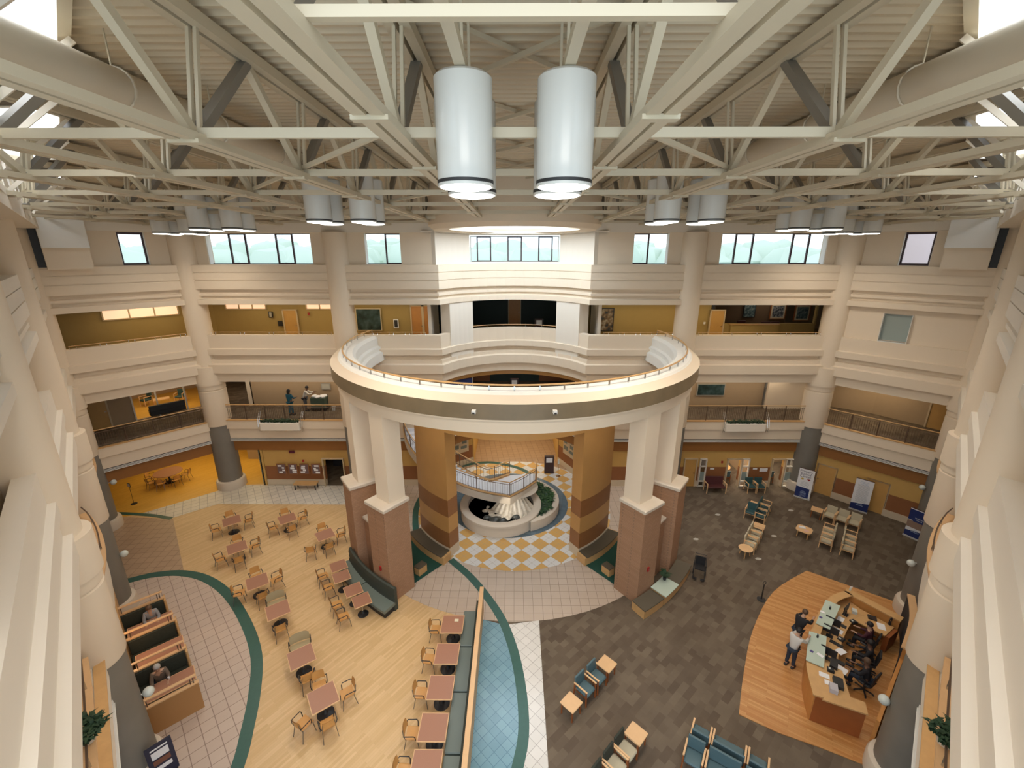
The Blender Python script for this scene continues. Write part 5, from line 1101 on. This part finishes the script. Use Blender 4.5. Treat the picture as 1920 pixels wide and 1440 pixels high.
# ============================================================ PEOPLE
def person(lab, loc, rz, skin, hair, top, legs, pose='stand', arms=None, headfwd=0., lean=0., longhair=False, shoes=BLACK, sleeves=True):
    t = thing('person', lab, 'person', loc, rz)
    if pose == 'stand': hip, kn, an = .93, .50, .09; base = 0
    hipz = .93 if pose == 'stand' else .56
    c, s = cos(lean), sin(lean)
    def up(x, y, z):                                   # torso points lean forward about the hip
        dz = z; return (x, y * c + dz * s, hipz + dz * c - y * s)
    V, E, R = [], [], []
    def v(p, r, par=None):
        V.append(p); R.append(r); k = len(V) - 1
        if par is not None: E.append((par, k))
        return k
    pel = v(up(0, 0, 0), (.15, .11)); wa = v(up(0, 0, .18), (.13, .10), pel); ch = v(up(0, 0, .38), (.165, .11), wa); ne = v(up(0, .01, .54), (.055, .055), ch)
    h0 = up(0, .02 + headfwd * .4, .62); hd = v(h0, (.075, .085), ne); hc = v((h0[0], h0[1] + .03 + headfwd * .05, h0[2] + .09), (.082, .10), hd); v((h0[0], h0[1] + .02, h0[2] + .16), (.05, .06), hc)
    AP = []; LP = []
    arms = arms or {}
    for sx in (-1, 1):
        sh = v(up(sx * .18, 0, .47), (.058, .058), ch); ad = arms.get(sx, 'down')
        S = Vector(up(sx * .18, 0, .47))
        if ad == 'down': el = S + Vector((sx * .05, .0, -.29)); wr = el + Vector((0, .07, -.25))
        elif ad == 'desk': el = S + Vector((sx * .06, .10, -.26)); wr = el + Vector((-sx * .04, .25, .0))
        else: el = S + Vector((sx * .05, .22, -.18)); wr = el + Vector((-sx * .05, .24, .06))
        ei = v(tuple(el), (.045, .045), sh); wi = v(tuple(wr), (.028, .026), ei); dr = (wr - el).normalized()
        sd = Vector((1, 0, 0)); pm = wr + dr * .06; pi_ = v(tuple(pm), (.036, .018), wi); dn = Vector((0, 0, -1)) if abs(dr.z) < .7 else Vector((0, -1, 0))
        for k, (o_, L) in enumerate(((-.030, .068), (-.010, .078), (.010, .072), (.029, .056))):
            b1 = pm + sd * o_ + dr * .035; f1 = v(tuple(b1 + dr * L * .55 + dn * .004), (.0095, .0095), pi_); v(tuple(b1 + dr * L * .95 + dn * .022), (.0085, .0085), f1)
        th = wr + dr * .035 + sd * (-sx * .035); t1 = v(tuple(th), (.011, .011), pi_); v(tuple(th + dr * .04 + sd * (-sx * .012)), (.0095, .0095), t1)
        AP.append((S, el, wr))
        hp = (sx * .09, 0, hipz - .06)
        if pose == 'stand': kp = (sx * .10, .03, .50); ap = (sx * .11, -.02 + .05 * (sx > 0), .09)
        else: kp = (sx * .12, .42, .52); ap = (sx * .12, .40, .10)
        a1 = v(hp, (.085, .09), pel); a2 = v(kp, (.058, .06), a1); a3 = v(ap, (.038, .042), a2); v((ap[0], ap[1] + .13, .045), (.035, .028), a3); LP.append((hp, kp, ap))
    def skin_obj(nm, V, E, R, m, par):
        me = bpy.data.meshes.new(nm); me.from_pydata(V, E, []); me.materials.append(m); o = bpy.data.objects.new(nm, me); COL.objects.link(o); o.parent = par
        md = o.modifiers.new('skin', 'SKIN'); md.use_smooth_shade = True; ly = me.skin_vertices[0].data if len(me.skin_vertices) else None
        if ly is None:
            bpy.context.view_layer.update(); ly = me.skin_vertices[0].data
        for k, r in enumerate(R): ly[k].radius = r
        ly[0].use_root = True
        ss = o.modifiers.new('sub', 'SUBSURF'); ss.levels = 1; ss.render_levels = 1; return o
    skin_obj('body', V, E, R, skin, t)
    # shirt
    V, E, R = [], [], []
    p = v(up(0, 0, -.10), (.175, .135)); q = v(up(0, 0, .16), (.155, .125), p); w2 = v(up(0, 0, .38), (.205, .155), q); w3 = v(up(0, .0, .47), (.15, .115), w2); v(up(0, .005, .535), (.072, .068), w3)
    for S, el, wr in AP:
        a = v(tuple(S), (.074, .074), w2); b_ = v(tuple(S.lerp(el, .95)), (.062, .062), a)
        if sleeves: v(tuple(el.lerp(wr, .85)), (.046, .046), b_)
    skin_obj('shirt', V, E, R, top, t)
    V, E, R = [], [], []
    p = v(up(0, 0, 0.02), (.165, .125))
    for hp, kp, ap in LP:
        a = v(hp, (.10, .105), p); b_ = v(kp, (.075, .077), a); v((ap[0], ap[1], ap[2] + .04), (.058, .06), b_)
    skin_obj('trousers', V, E, R, legs, t)
    for hp, kp, ap in LP: MB().rbox((ap[0], ap[1] + .06, .045), (.095, .27, .09), shoes, .04).build('shoe', t)
    hx, hy, hz = h0[0], h0[1] + .03, h0[2] + .09
    hm = MB(); hm.blob((hx, hy - .025, hz + .035), .112, hair, 12, 8, (.95, 1.02, .95))
    if longhair: hm.blob((hx, hy - .085, hz - .06), .10, hair, 10, 6, (1, .6, 1.5))
    hm.build('hair', t, smooth=True)
    fc = MB(); fc.blob((hx, hy + .105, hz - .01), .016, skin, 6, 4, (1, 1.2, 1.4)); fc.build('nose', t)
    for sx in (-1, 1): MB().blob((hx + sx * .032, hy + .092, hz + .015), .010, BLACK, 6, 4).build('eye', t); MB().blob((hx + sx * .09, hy - .0, hz - .005), .022, skin, 6, 4, (.5, 1, 1.4)).build('ear', t)
    MB().box((hx, hy + .098, hz - .05), (.045, .012, .010), mat('lips', (.35, .12, .10), .6)).build('mouth', t)
    return t
HB = mat('black_hair', (.012, .010, .010), .6); HBR = mat('brown_hair', (.10, .055, .03), .6); HG = mat('grey_hair', (.42, .40, .38), .7)
DKJ = mat('black_jacket', (.012, .012, .016), .8); WSH = mat('white_shirt', (.60, .58, .54), .8); JEAN = mat('dark_jeans', (.02, .03, .05), .8); SCR = mat('teal_scrubs', (.01, .09, .14), .8); GSH = mat('grey_shirt', (.28, .29, .31), .8); MAR = mat('maroon_top', (.06, .012, .02), .8); GTR = mat('grey_trousers', (.07, .075, .085), .8)
person('person in a black jacket leaning on the farther glass counter', (11.05, 13.45, .03), radians(-60), SKIN, HBR, DKJ, JEAN, arms={-1: 'reach', 1: 'reach'}, lean=.30, headfwd=.15)
person('person in a white shirt and dark jeans standing at the nearer glass counter', (10.35, 12.62, .03), radians(-62), SKIN, HB, WSH, JEAN, arms={-1: 'reach', 1: 'reach'}, lean=.20, sleeves=True)
person('seated clerk in dark clothes at the nearer end of the desk', (12.42, 11.68, .03), radians(40), SKIND, HBR, DKJ, JEAN, pose='sit', arms={-1: 'desk', 1: 'desk'}, lean=.15)
person('seated clerk in a maroon top at the farther end of the desk', (13.72, 13.25, .03), radians(40), SKIN, HB, MAR, DKJ, pose='sit', arms={-1: 'desk', 1: 'desk'}, lean=.12)
person('seated clerk in black between the two other clerks', (13.1, 12.45, .03), radians(50), SKIND, HB, DKJ, DKJ, pose='sit', arms={-1: 'desk', 1: 'desk'}, lean=.10)
pb = Vector(DIV[0]) + U * .95 + V * .32; person('diner in a grey shirt sitting in the farthest booth', (pb.x, pb.y, 0), br - pi + 0, SKIN, HBR, GSH, JEAN, pose='sit', arms={-1: 'desk', 1: 'desk'}, lean=.25)
pb = Vector(DIV[2]) + U * .62 + V * .32; person('grey haired diner sitting in the nearest booth', (pb.x, pb.y, 0), br - pi + 0, SKIN, HG, mat('dull_brown_shirt', (.16, .12, .09), .8), JEAN, pose='sit', arms={-1: 'desk', 1: 'desk'}, lean=.2)
pb = Vector(DIV[0]) + U * .9 + V * .75; tag(MB().box((0, 0, 0), (.24, .18, .01), GLOBE).build('tablet', loc=(pb.x, pb.y, .757), rz=br), 'pale tablet lying before the diner in the farthest booth', 'tablet')
pb = Vector(DIV[2]) + U * .85 + V * .7; tag(MB().lathe([(.03, 0), (.035, .10), (.03, .10), (.01, .01)], PAPER, n=12).build('paper_cup', loc=(pb.x, pb.y, .751)), 'white paper cup on the nearest booth table', 'cup')
person('person in teal scrubs at the second floor railing', (-14.55, 26.5, 4.752), radians(-20), SKIND, HB, SCR, SCR, arms={-1: 'desk', 1: 'desk'}, longhair=True)
person('person in a white shirt bending over the laundry cart', (-14.0, 27.35, 4.752), radians(-80), SKIND, HB, WSH, GTR, arms={-1: 'reach', 1: 'reach'}, lean=.35)
t = thing('laundry_cart', 'green cloth laundry cart piled with white linen on the second floor', 'cart', (-13.1, 27.5, 4.752)); MB().rbox((0, 0, .55), (1.0, .55, .75), mat('green_cloth', (.07, .10, .07), .9), .06).build('green_bag', t); MB().box((0, 0, .14), (1.08, .6, .05), BLACK).build('base_frame', t)
lm = MB(); [lm.blob((random.uniform(-.35, .35), random.uniform(-.15, .15), .97), random.uniform(.10, .18), PAPER, 8, 5, (1.2, 1, .6), .15) for _ in range(9)]; lm.build('linen', t)
for x in (-.42, .42):
    for y in (-.22, .22): MB().blob((x, y, .06), .06, BLACK, 8, 5, (.5, 1, 1)).build('caster', t)
MB().tube([(.52, 0, .15), (.62, 0, 1.1)], .02, BLACK, 6).build('mop_handle', t)
tag(MB().lathe([(.11, 0), (.14, .26), (.13, .26), (.1, .02), (.01, .02)], mat('grey_bucket', (.5, .5, .48), .5), n=14).build('mop_bucket', loc=(-12.15, 27.4, 4.752)), 'pale bucket beside the laundry cart', 'bucket')

# ============================================================ UPPER FLOORS: rails, doors, pictures
def rail_low(p, q, off, z, lab, n_br):
    t = thing('parapet_rail', lab, 'handrail'); a = Vector(at(p, q, .75, off, z + .16)); L = hypot(q[0] - p[0], q[1] - p[1]); b_ = Vector(at(p, q, L - .75, off, z + .16))
    MB().tube([a, b_], .022, MAPLE, 6).build('handrail', t)
    for k in range(n_br):
        for dd in (-.13, .13):
            s = .9 + (L - 1.8) * k / (n_br - 1) + dd; s = min(L - .76, max(.76, s)); p1 = at(p, q, s, off, z + .16); p2 = at(p, q, s, off + .10, z - .06); MB().tube([p1, (p1[0], p1[1], z + .07), p2], .012, CHROME, 5).build('bracket', t)
    return t
BAYS = [(Bl, Al, 'left angled'), (Al, (-10.15, 25.8), 'left outer'), ((-10.15, 25.8), (-XC, 25.8), 'left inner'), ((XC, 25.8), (10.15, 25.8), 'right inner'), ((10.15, 25.8), pA, 'right outer')]
for p, q, nm in BAYS: rail_low(p, q, .16, 10.22, 'low wood handrail on the third floor parapet, %s bay' % nm, 5)
t = thing('centre_rail', 'curved wood handrail on the third floor parapet of the centre bay', 'handrail'); cr_ = [(x, y, 10.40) for x, y in arc(RC[0], RC[1], RR - .16, 124, 56, 16)]; MB().tube(cr_, .022, MAPLE, 6).build('handrail', t)
for k in (0, 3, 6, 10, 13, 16): MB().tube([cr_[k], (cr_[k][0], cr_[k][1], 10.2)], .012, CHROME, 5).build('bracket', t)
def balus(p, q, off, z, lab, s0=.7, s1=None):
    t = thing('balcony_railing', lab, 'railing'); L = hypot(q[0] - p[0], q[1] - p[1]); s1 = s1 or L - .7; P = lambda s, h: at(p, q, s, off, z + h)
    MB().tube([P(s0, .98), P(s1, .98)], .028, MAPLE, 6).build('handrail', t); MB().tube([P(s0, .84), P(s1, .84)], .016, BRONZE, 5).build('top_bar', t); MB().tube([P(s0, .10), P(s1, .10)], .014, BRONZE, 5).build('bottom_bar', t)
    n = max(2, round((s1 - s0) / 1.15))
    for k in range(n + 1): s = s0 + (s1 - s0) * k / n; MB().bar(P(s, 0), P(s, .97), .045, .045, BRONZE).build('post', t)
    m_ = MB(); s = s0
    while s < s1: m_.bar(P(s, .10), P(s, .84), .014, .014, BRONZE); s += .11
    m_.build('balusters', t); return t
for p, q, nm in BAYS + [(pA, pB, 'right angled')]: balus(p, q, .16, 4.79, 'bronze second floor railing with wood handrail, %s bay' % nm)
for x, nm in ((-14.6, 'left'), (14.3, 'right')):
    t = thing('hanging_planter', 'long pale planter box of dark plants hung on the %s second floor railing' % nm, 'planter', (x, 25.2, 4.55)); MB().rbox((0, -.05, 0), (2.5, .42, .55), CREAM2, .08).build('box', t)
    g = MB(); [frond(g, random.uniform(-1.15, 1.15), random.uniform(-.2, .1), .25, random.uniform(.12, .25), LEAFD, 4, .8) for _ in range(170)]; g.build('foliage', t)
    for sx in (-1.33, 1.33):
        for k in (0, .1): MB().tube([(sx + k, .15, .9), (sx + k, -.12, .5), (sx + k, -.22, .0), (sx + k, -.1, -.35)], .014, CHROME, 5).build('strap', t)
def door(name_n, x, y, z, w_, h, rz, m=WOODDOOR, handle=1):
    o = MB().box((0, 0, h / 2), (w_, .05, h), m).build('door_%d' % name_n, loc=(x, y, z), rz=rz); o['kind'] = 'structure'
    f = MB()
    for s in (-1, 1): f.box((s * (w_ / 2 + .04), -.02, h / 2), (.08, .10, h + .08), mat('cream_jamb', (.60, .47, .30), .6))
    f.box((0, -.02, h + .04), (w_ + .16, .10, .08), MATS['cream_jamb']); f.build('door_frame', o)
    MB().box((handle * (w_ / 2 - .09), -.06, 1.0), (.10, .05, .025), CHROME).build('door_handle', o); return o
rz45 = ang(pA, pB)
def atA(s, off): return at(pA, pB, s, off, 0)
nd = 0
for s, wd in ((1.32, .93), (3.85, .98)):
    nd += 1; v = atA(s, -.12); door(nd, v[0], v[1], 0, wd, 1.98, rz45, handle=-1)
nd += 1; door(nd, 11.58, 25.85, 0, .72, 1.98, 0)
for x, z, y, w_, h in ((-15.02, 9.2, 29.08, .85, 2.02), (13.5, 9.2, 29.08, .85, 2.02), (-6.5, 9.2, 29.08, .75, 2.3), (0, 9.2, 35.8, .9, 2.1)):
    nd += 1; door(nd, x, y, z, w_, h, 0, m=ORANGEW if x == -6.5 or x == 0 else WOODDOOR)
nd += 1; door(nd, -5.75, 29.08, 9.2, .75, 2.3, 0, m=ORANGEW)
v1 = Vector((-26.6, 22.4)); v2 = Vector((-20.6, 28.9)); dd = (v2 - v1).normalized(); nn = Vector((dd.y, -dd.x))
c = v1 + dd * 2.3 + nn * .03; nd += 1; door(nd, c.x, c.y, 4.752, 1.2, 2.3, atan2(dd.y, dd.x))
c2 = Vector((20.6, 29.3)) + (Vector((23.6, 27.0)) - Vector((20.6, 29.3))).normalized() * .9; nd += 1; door(nd, 21.2, 28.72, 4.752, .95, 2.3, radians(-37)); MB().box((21.17, 28.62, 6.0), (.35, .03, 1.3), FROST, rz=radians(-37)).build('door_pane', bpy.data.objects['door_%d' % nd]); bpy.data.objects['door_pane'].parent = None; bpy.data.objects['door_pane']['kind'] = 'structure'
nd += 1; door(nd, 25.4, 24.3, 4.752, 1.1, 2.2, radians(-54))
# side lights of the offices
for x0, x1 in ((12.16, 12.60), (14.9, 15.40), (17.75, 18.3)):
    t = MB()
    w_ = x1 - x0; xc = (x0 + x1) / 2
    for s in (x0 + .03, x1 - .03): t.box((s, 25.78, 1.03), (.07, .12, 2.06), CREAM2)
    for z in (.05, .42, 1.5, 2.03): t.box((xc, 25.78, z), (w_, .12, .07), CREAM2)
    n_win += 1; o = t.build('window_%d' % n_win); o['kind'] = 'structure'; MB().box((xc, 25.80, .78), (w_ - .1, .02, .6), FROST).build('frosted_pane', o); MB().box((xc, 25.80, 1.76), (w_ - .1, .01, .48), GLASS).build('pane', o)
for x0, x1 in ((13.98, 14.83), (16.9, 17.67)):
    f = MB()
    for s in (x0 - .03, x1 + .03): f.box((s, 25.76, 1.02), (.06, .16, 2.04), MATS['cream_jamb'])
    f.box(((x0 + x1) / 2, 25.76, 2.04), (x1 - x0 + .12, .16, .06), MATS['cream_jamb']); trim(f)
f = MB(); [f.box((s, 25.70, 1.0), (.06, .12, 2.0), MATS['cream_jamb']) for s in (-12.58, -11.22)]; f.box((-11.9, 25.70, 2.02), (1.42, .12, .06), MATS['cream_jamb']); trim(f)
of = MB(); of.box((15.2, 29.4, 1.75), (9.5, .15, 3.5), TAUPE)
for x in (12.9, 16.0): of.box((x, 27.7, 1.75), (.1, 3.4, 3.5), TAUPE)
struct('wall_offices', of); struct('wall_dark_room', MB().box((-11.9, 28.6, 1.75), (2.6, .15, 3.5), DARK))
for x, lab in ((14.3, 'round orange desk inside the middle office'), (17.2, 'round orange desk inside the last office')):
    t = thing('office_table', lab, 'table', (x, 27.3, 0)); MB().lathe([(.65, .71), (.65, .75), (.01, .75)], MAPLE, n=26).build('top', t); MB().cyl(0, 0, 0, .72, .06, BLACK, 10).build('pedestal', t)
    first_or_dup(cache, 'teal', LT, (x, 26.55, 0), 0, 'teal chair before the %s' % lab, 'teal lounge chairs')
    thingbox('office_phone', 'dark phone on the %s' % lab, 'phone', x + .2, 27.35, .755, (.2, .2, .1), BLACK)
# pictures
def picture(x, y, z, w_, h, lab, m, fm=REDW, mt=None, rz=0, cat='picture'):
    t = thing('framed_picture', lab, cat, (x, y, z), rz); fo_ = MB().box((0, 0, 0), (w_, .05, h), fm).build('frame', t)
    if mt: MB().box((0, -.028, 0), (w_ - .14, .008, h - .14), mt).build('mount', fo_)
    k = .34 if mt else .12; MB().box((0, -.035, 0), (w_ - k, .008, h - k), m).build('image', fo_); return t
def artmat(name, c1, c2, c3, sc):
    m = bpy.data.materials.new(name); m.use_nodes = True; n = m.node_tree; t = n.nodes.new('ShaderNodeTexNoise'); t.inputs['Scale'].default_value = sc; r = n.nodes.new('ShaderNodeValToRGB'); g = n.nodes.new('ShaderNodeTexCoord')
    n.links.new(g.outputs['Object'], t.inputs['Vector']); n.links.new(t.outputs[0], r.inputs[0]); r.color_ramp.elements[0].color = (*c1, 1); r.color_ramp.elements[0].position = .38; r.color_ramp.elements[1].color = (*c3, 1); r.color_ramp.elements[1].position = .66
    e = r.color_ramp.elements.new(.5); e.color = (*c2, 1); n.links.new(r.outputs[0], n.nodes['Principled BSDF'].inputs['Base Color']); MATS[name] = m; return m
AD = artmat('dark_landscape', (.005, .02, .02), (.02, .05, .05), (.05, .09, .10), 2.); AA = artmat('abstract_art', (.02, .03, .04), (.16, .10, .05), (.34, .32, .26), 3.); AF = artmat('flower_art', (.03, .03, .04), (.12, .14, .16), (.42, .40, .38), 9.); AB = artmat('bird_art', (.04, .07, .08), (.10, .16, .17), (.24, .28, .26), 7.)
CM = mat('cream_mount', (.60, .50, .34), .7)
picture(-9.76, 29.05, 10.62, 1.7, 1.5, 'dark landscape painting in a pale frame on the third floor left', AD, CM); picture(6.12, 29.05, 10.62, 1.0, 1.55, 'tall abstract picture on the third floor right of the centre bay', AA, BLACK)
picture(19.4, 32.3, 10.75, 1.15, 1.15, 'square picture of pale flowers, left of the framed pair', AF, REDW, CM) ; picture(17.3, 32.3, 10.9, .9, 1.2, 'dark green picture in the dim lounge', AB, BLACK)
picture(17.6 + 3.6 - .0, 32.3, 10.65, 1.15, 1.2, 'square picture of grey green birds, right of the framed pair', AB, REDW, CM)
picture(13.35, 28.22, 6.0, 1.9, .85, 'wide dark landscape picture on the second floor right wall', AD, mat('silver_frame', (.35, .33, .28), .4)); picture(-12.86, 28.22, 6.18, .65, .45, 'pale framed notice right of the laundry cart', mat('pale_notice', (.42, .40, .34), .6), mat('grey_frame', (.3, .28, .24), .5)); picture(17.25, 28.2, 6.35, .5, .35, 'small framed notice near the right corridor turning', MATS['pale_notice'], MATS['grey_frame'])
picture(-16.3, 29.05, 10.95, .28, .42, 'small framed notice left of the third floor door', MATS['pale_notice'], BLACK); picture(-15.75, 29.05, 10.35, .3, .35, 'black wall phone beside the third floor door', BLACK, BLACK); picture(-7.95, 29.05, 10.35, .34, .6, 'white dispenser on the third floor wall', DARK, PAPER)
wallbit('wall_socket_cover', 'small light switch beside the right third floor door', 'switch', (12.7, 29.07, 10.4), (.12, .03, .16), PAPER); wallbit('fire_alarm', 'small red fire alarm on the third floor wall', 'alarm', (-13.75, 29.05, 11.0), (.12, .06, .18), RED)
# lounge behind the third floor counter
t = thing('lounge_counter', 'long tan counter in front of the dim third floor lounge', 'counter', (0, 0, 9.2)); MB().box((16.05, 29.1, .55), (3.2, .25, 1.1), OLIVE).build('body', t); MB().box((16.05, 29.1, 1.12), (3.3, .35, .05), MAPLE).build('top', t)
t = thing('lounge_counter', 'short tan counter at the right end of the third floor lounge', 'counter', (0, 0, 9.2)); MB().box((19.2, 29.4, .55), (2.0, .25, 1.1), OLIVE).build('body', t); MB().box((19.2, 29.4, 1.12), (2.1, .35, .05), MAPLE).build('top', t)
for x, y, lab in ((16.3, 31.0, 'dark armchair by the left of the dim lounge'), (17.7, 30.4, 'left dark armchair of the pair in the dim lounge'), (18.35, 30.4, 'right dark armchair of the pair in the dim lounge')):
    t = thing('armchair', lab, 'armchair', (x, y, 9.2), 0); MB().rbox((0, 0, .4), (.62, .6, .2), BURG, .08).build('seat', t); MB().rbox((0, .27, .75), (.62, .12, .62), BURG, .06).build('backrest', t); MB().box((0, 0, .15), (.5, .5, .3), BLACK).build('base', t)
    for s in (-.31, .31): MB().rbox((s, 0, .6), (.1, .55, .12), BURG, .04).build('armrest', t)
# blue hanging banner with lettering on the second floor
t = thing('hanging_banner', 'blue banner reading The Nation\'s First on the second floor', 'banner', (-3.65, 28.4, 6.1), radians(18)); MB().box((0, 0, 0), (1.55, .03, 1.15), mat('banner_blue', (.02, .04, .20), .6)).build('cloth', t); MB().box((.80, 0, -.1), (.05, .05, 1.5), GLOBE).build('pole', t)
text("The Nation's", .26, PAPER, t, (-.02, -.02, .12), (pi / 2, 0, 0)); text('First', .26, PAPER, t, (.1, -.02, -.18), (pi / 2, 0, 0))
def kiosk(x, y, z, s, lab): t = thing('info_stand', lab, 'stand', (x, y, z)); MB().box((0, 0, .6 * s), (.6 * s, .25 * s, 1.2 * s), mat('dark_brown_lam', (.05, .025, .025), .5)).build('body', t); MB().box((0, -.13 * s, .95 * s), (.40 * s, .01, .32 * s), PAPER).build('notice', t)
kiosk(2.45, 27.6, 0, 1.1, 'dark stand with white notice behind the right wooden pillar'); kiosk(1.75, 31.0, 9.2, 1.0, 'brown stand with white notice in the third floor centre bay'); kiosk(0, 31.0, 4.752, 1.0, 'brown stand with white notice in the second floor centre bay')
t = thing('sanitizer_post', 'slim grey sanitizer post beside the dark notice stand', 'dispenser', (3.05, 27.1, 0)); MB().cyl(0, 0, 0, .03, .17, CHROME, 16).build('base', t); MB().cyl(0, 0, .03, 1.1, .022, CHROME, 10).build('pole', t); MB().box((0, -.04, 1.15), (.12, .12, .3), GLOBE).build('dispenser', t)
for k, (x, y, a, lab) in enumerate(((-3.9, 28.45, 36, 'pale plaque wall panel on the left of the entrance hall'), (3.85, 28.0, -63, 'pale plaque wall panel on the right of the entrance hall'))):
    t = thing('plaque_panel', lab, 'panel', (x, y, 1.85), radians(a)); MB().box((0, -.0, 0), (1.4, .05, 1.5), mat('pale_cream_panel', (.62, .50, .34), .6)).build('board', t)
    for px, pz, pw, ph in ((-.4, .35, .36, .5), (.35, .05, .38, .24), (-.35, -.25, .5, .3), (.3, -.35, .5, .22), (.3, .4, .3, .2)): MB().box((px, -.03, pz), (pw, .015, ph), mat('grey_plaque', (.18, .21, .19), .4)).build('plaque', t)
# second-floor seating seen through the left glazed wall
cN = Vector((-24.2, 27.4))
for k, (dx, dy, rz, lab) in enumerate(((-.9, .9, 160, 'dark padded armchair in the lit second floor lounge, left'), (.9, 1.7, 190, 'dark padded armchair in the lit second floor lounge, right'))):
    first_or_dup(cache, 'dteal', LTD, (-24.6 + dx, 27.4 + dy, 4.752), radians(rz), lab, 'dark teal chairs')
t = thing('low_table', 'low wood table in the lit second floor lounge', 'table', (-24.5, 28.4, 4.752), radians(40)); MB().box((0, 0, .45), (.9, .6, .05), MAPLEL).build('top', t); [MB().box((x, y, .21), (.05, .05, .42), MAPLE).build('leg', t) for x in (-.4, .4) for y in (-.25, .25)]
t = thing('dark_settee', 'long black settee in the lit second floor lounge', 'settee', (-22.7, 26.6, 4.752), radians(47)); MB().rbox((0, 0, .35), (1.9, .6, .35), BLACK, .06).build('seat', t); MB().rbox((0, -.25, .65), (1.9, .14, .4), BLACK, .05).build('backrest', t)
t = thing('table_lamp', 'glowing table lamp in the lit second floor lounge', 'lamp', (-21.9, 29.6, 5.6)); MB().lathe([(.16, .3), (.10, .55), (.09, .55)], LITW, n=16).build('lamp_shade', t); MB().cyl(0, 0, 0, .3, .03, BRONZE, 8).build('stem', t); tag(MB().box((-21.9, 29.6, 5.2), (.6, .5, .85), MAPLE).build('lamp_table'), 'wood cabinet under the glowing lamp', 'cabinet')
struct('floor_lounge', MB().prism([(-30, 24), (-26.5, 22.6), (-20.8, 28.8), (-23.5, 33), (-30, 33)], 4.753, 4.758, M['yellow_plank_floor']))
fr = MB()
for s in (4.1, 5.3, 6.8, 8.2): c = v1 + dd * s; fr.box((c.x, c.y, 6.05), (.08, .12, 2.6), CREAM2, rz=atan2(dd.y, dd.x))
trim(fr)
# clerestory panes into lit rooms on the third floor
def pane_row(p, q, s0, s1, za, zb, n):
    global n_win
    n_win += 1; o = MB().box((at(p, q, (s0 + s1) / 2, 0, (za + zb) / 2)), (s1 - s0, .05, zb - za), CREAM2 if 0 else LITP, rz=ang(p, q)).build('window_%d' % n_win); o['kind'] = 'structure'; f = MB()
    for k in range(n + 1): f.box(at(p, q, s0 + (s1 - s0) * k / n, .05, (za + zb) / 2), (.07, .08, zb - za), MATS['cream_jamb'], rz=ang(p, q))
    f.box(at(p, q, (s0 + s1) / 2, .05, za), (s1 - s0, .08, .06), MATS['cream_jamb'], rz=ang(p, q)); f.build('frame', o)
pane_row((-26.2, 22.6), (-20.2, 29.2), 3.4, 7.0, 11.15, 11.85, 3); pane_row((-20.2, Y3), (-5.2, Y3), .9, 3.6, 11.3, 11.95, 3); pane_row((-20.2, Y3), (-5.2, Y3), 6.3, 8.1, 11.3, 11.95, 2)
# broad unseen lamps added to brighten corridors, alcove, hall and offices
for x, y, z, sx, sy, pw, cl in ((-12, 27.6, 11.95, 13, 1.2, 110, (1, .80, .48)), (10.5, 27.6, 11.95, 11, 1.2, 90, (1, .80, .48)), (18.3, 31.5, 11.95, 3, 1, 14, WARM), (-12, 27.3, 7.25, 13, 1.0, 110, (1, .82, .6)), (11.5, 27.2, 7.25, 13, .9, 110, (1, .82, .6)), (-21.5, 25.6, 11.95, 3.5, 3.5, 45, (1, .8, .48)), (0, 30.8, 11.95, 4, 2, 8, WARM),
                                 (-24, 27.5, 7.2, 4, 4, 80, (1, .75, .42)), (22.2, 25.8, 7.2, 4, 2.5, 70, (1, .78, .5)), (-18, 31, 7.2, 4, 2, 50, WARM), (0, 31, 7.2, 5, 2, 30, WARM), (-22.5, 27.5, 3.5, 6, 5, 130, (1, .75, .35)), (-13, 25.2, 3.3, 9, .6, 0, WARM), (0, 31.0, 3.5, 6, 5, 170, (1, .8, .5)), (7, 27.6, 3.45, 4, 1.6, 60, (1, .8, .5)), (-7, 27.3, 3.45, 3, 2, 60, (1, .8, .5)),
                                 (14.3, 27.8, 3.3, 1.6, 2, 130, (1, .85, .65)), (17.4, 27.8, 3.3, 1.6, 2, 130, (1, .85, .65)), (-18.6, 28.5, 3.45, 2.5, 4, 50, (1, .8, .4))):
    if pw: area('corridor_fill_light', (x, y, z), sx, pw, cl, size_y=sy)
# plants on the near balconies
for x, y, lab in ((-8.75, 6.35, 'leafy plant on the left balcony at the bottom of the picture'), (8.8, 6.4, 'leafy plant on the right balcony at the bottom of the picture')):
    t = thing('balcony_plant', lab, 'plant', (x, y, 5.46)); g = MB(); [frond(g, random.uniform(-.25, .25), random.uniform(-.25, .25), .1, random.uniform(.12, .26), LEAFD, 5, .8) for _ in range(60)]; g.build('foliage', t); MB().lathe([(.12, -.09), (.16, .10), (.14, .10), (.01, .06)], STONEC, n=16).build('pot', t)
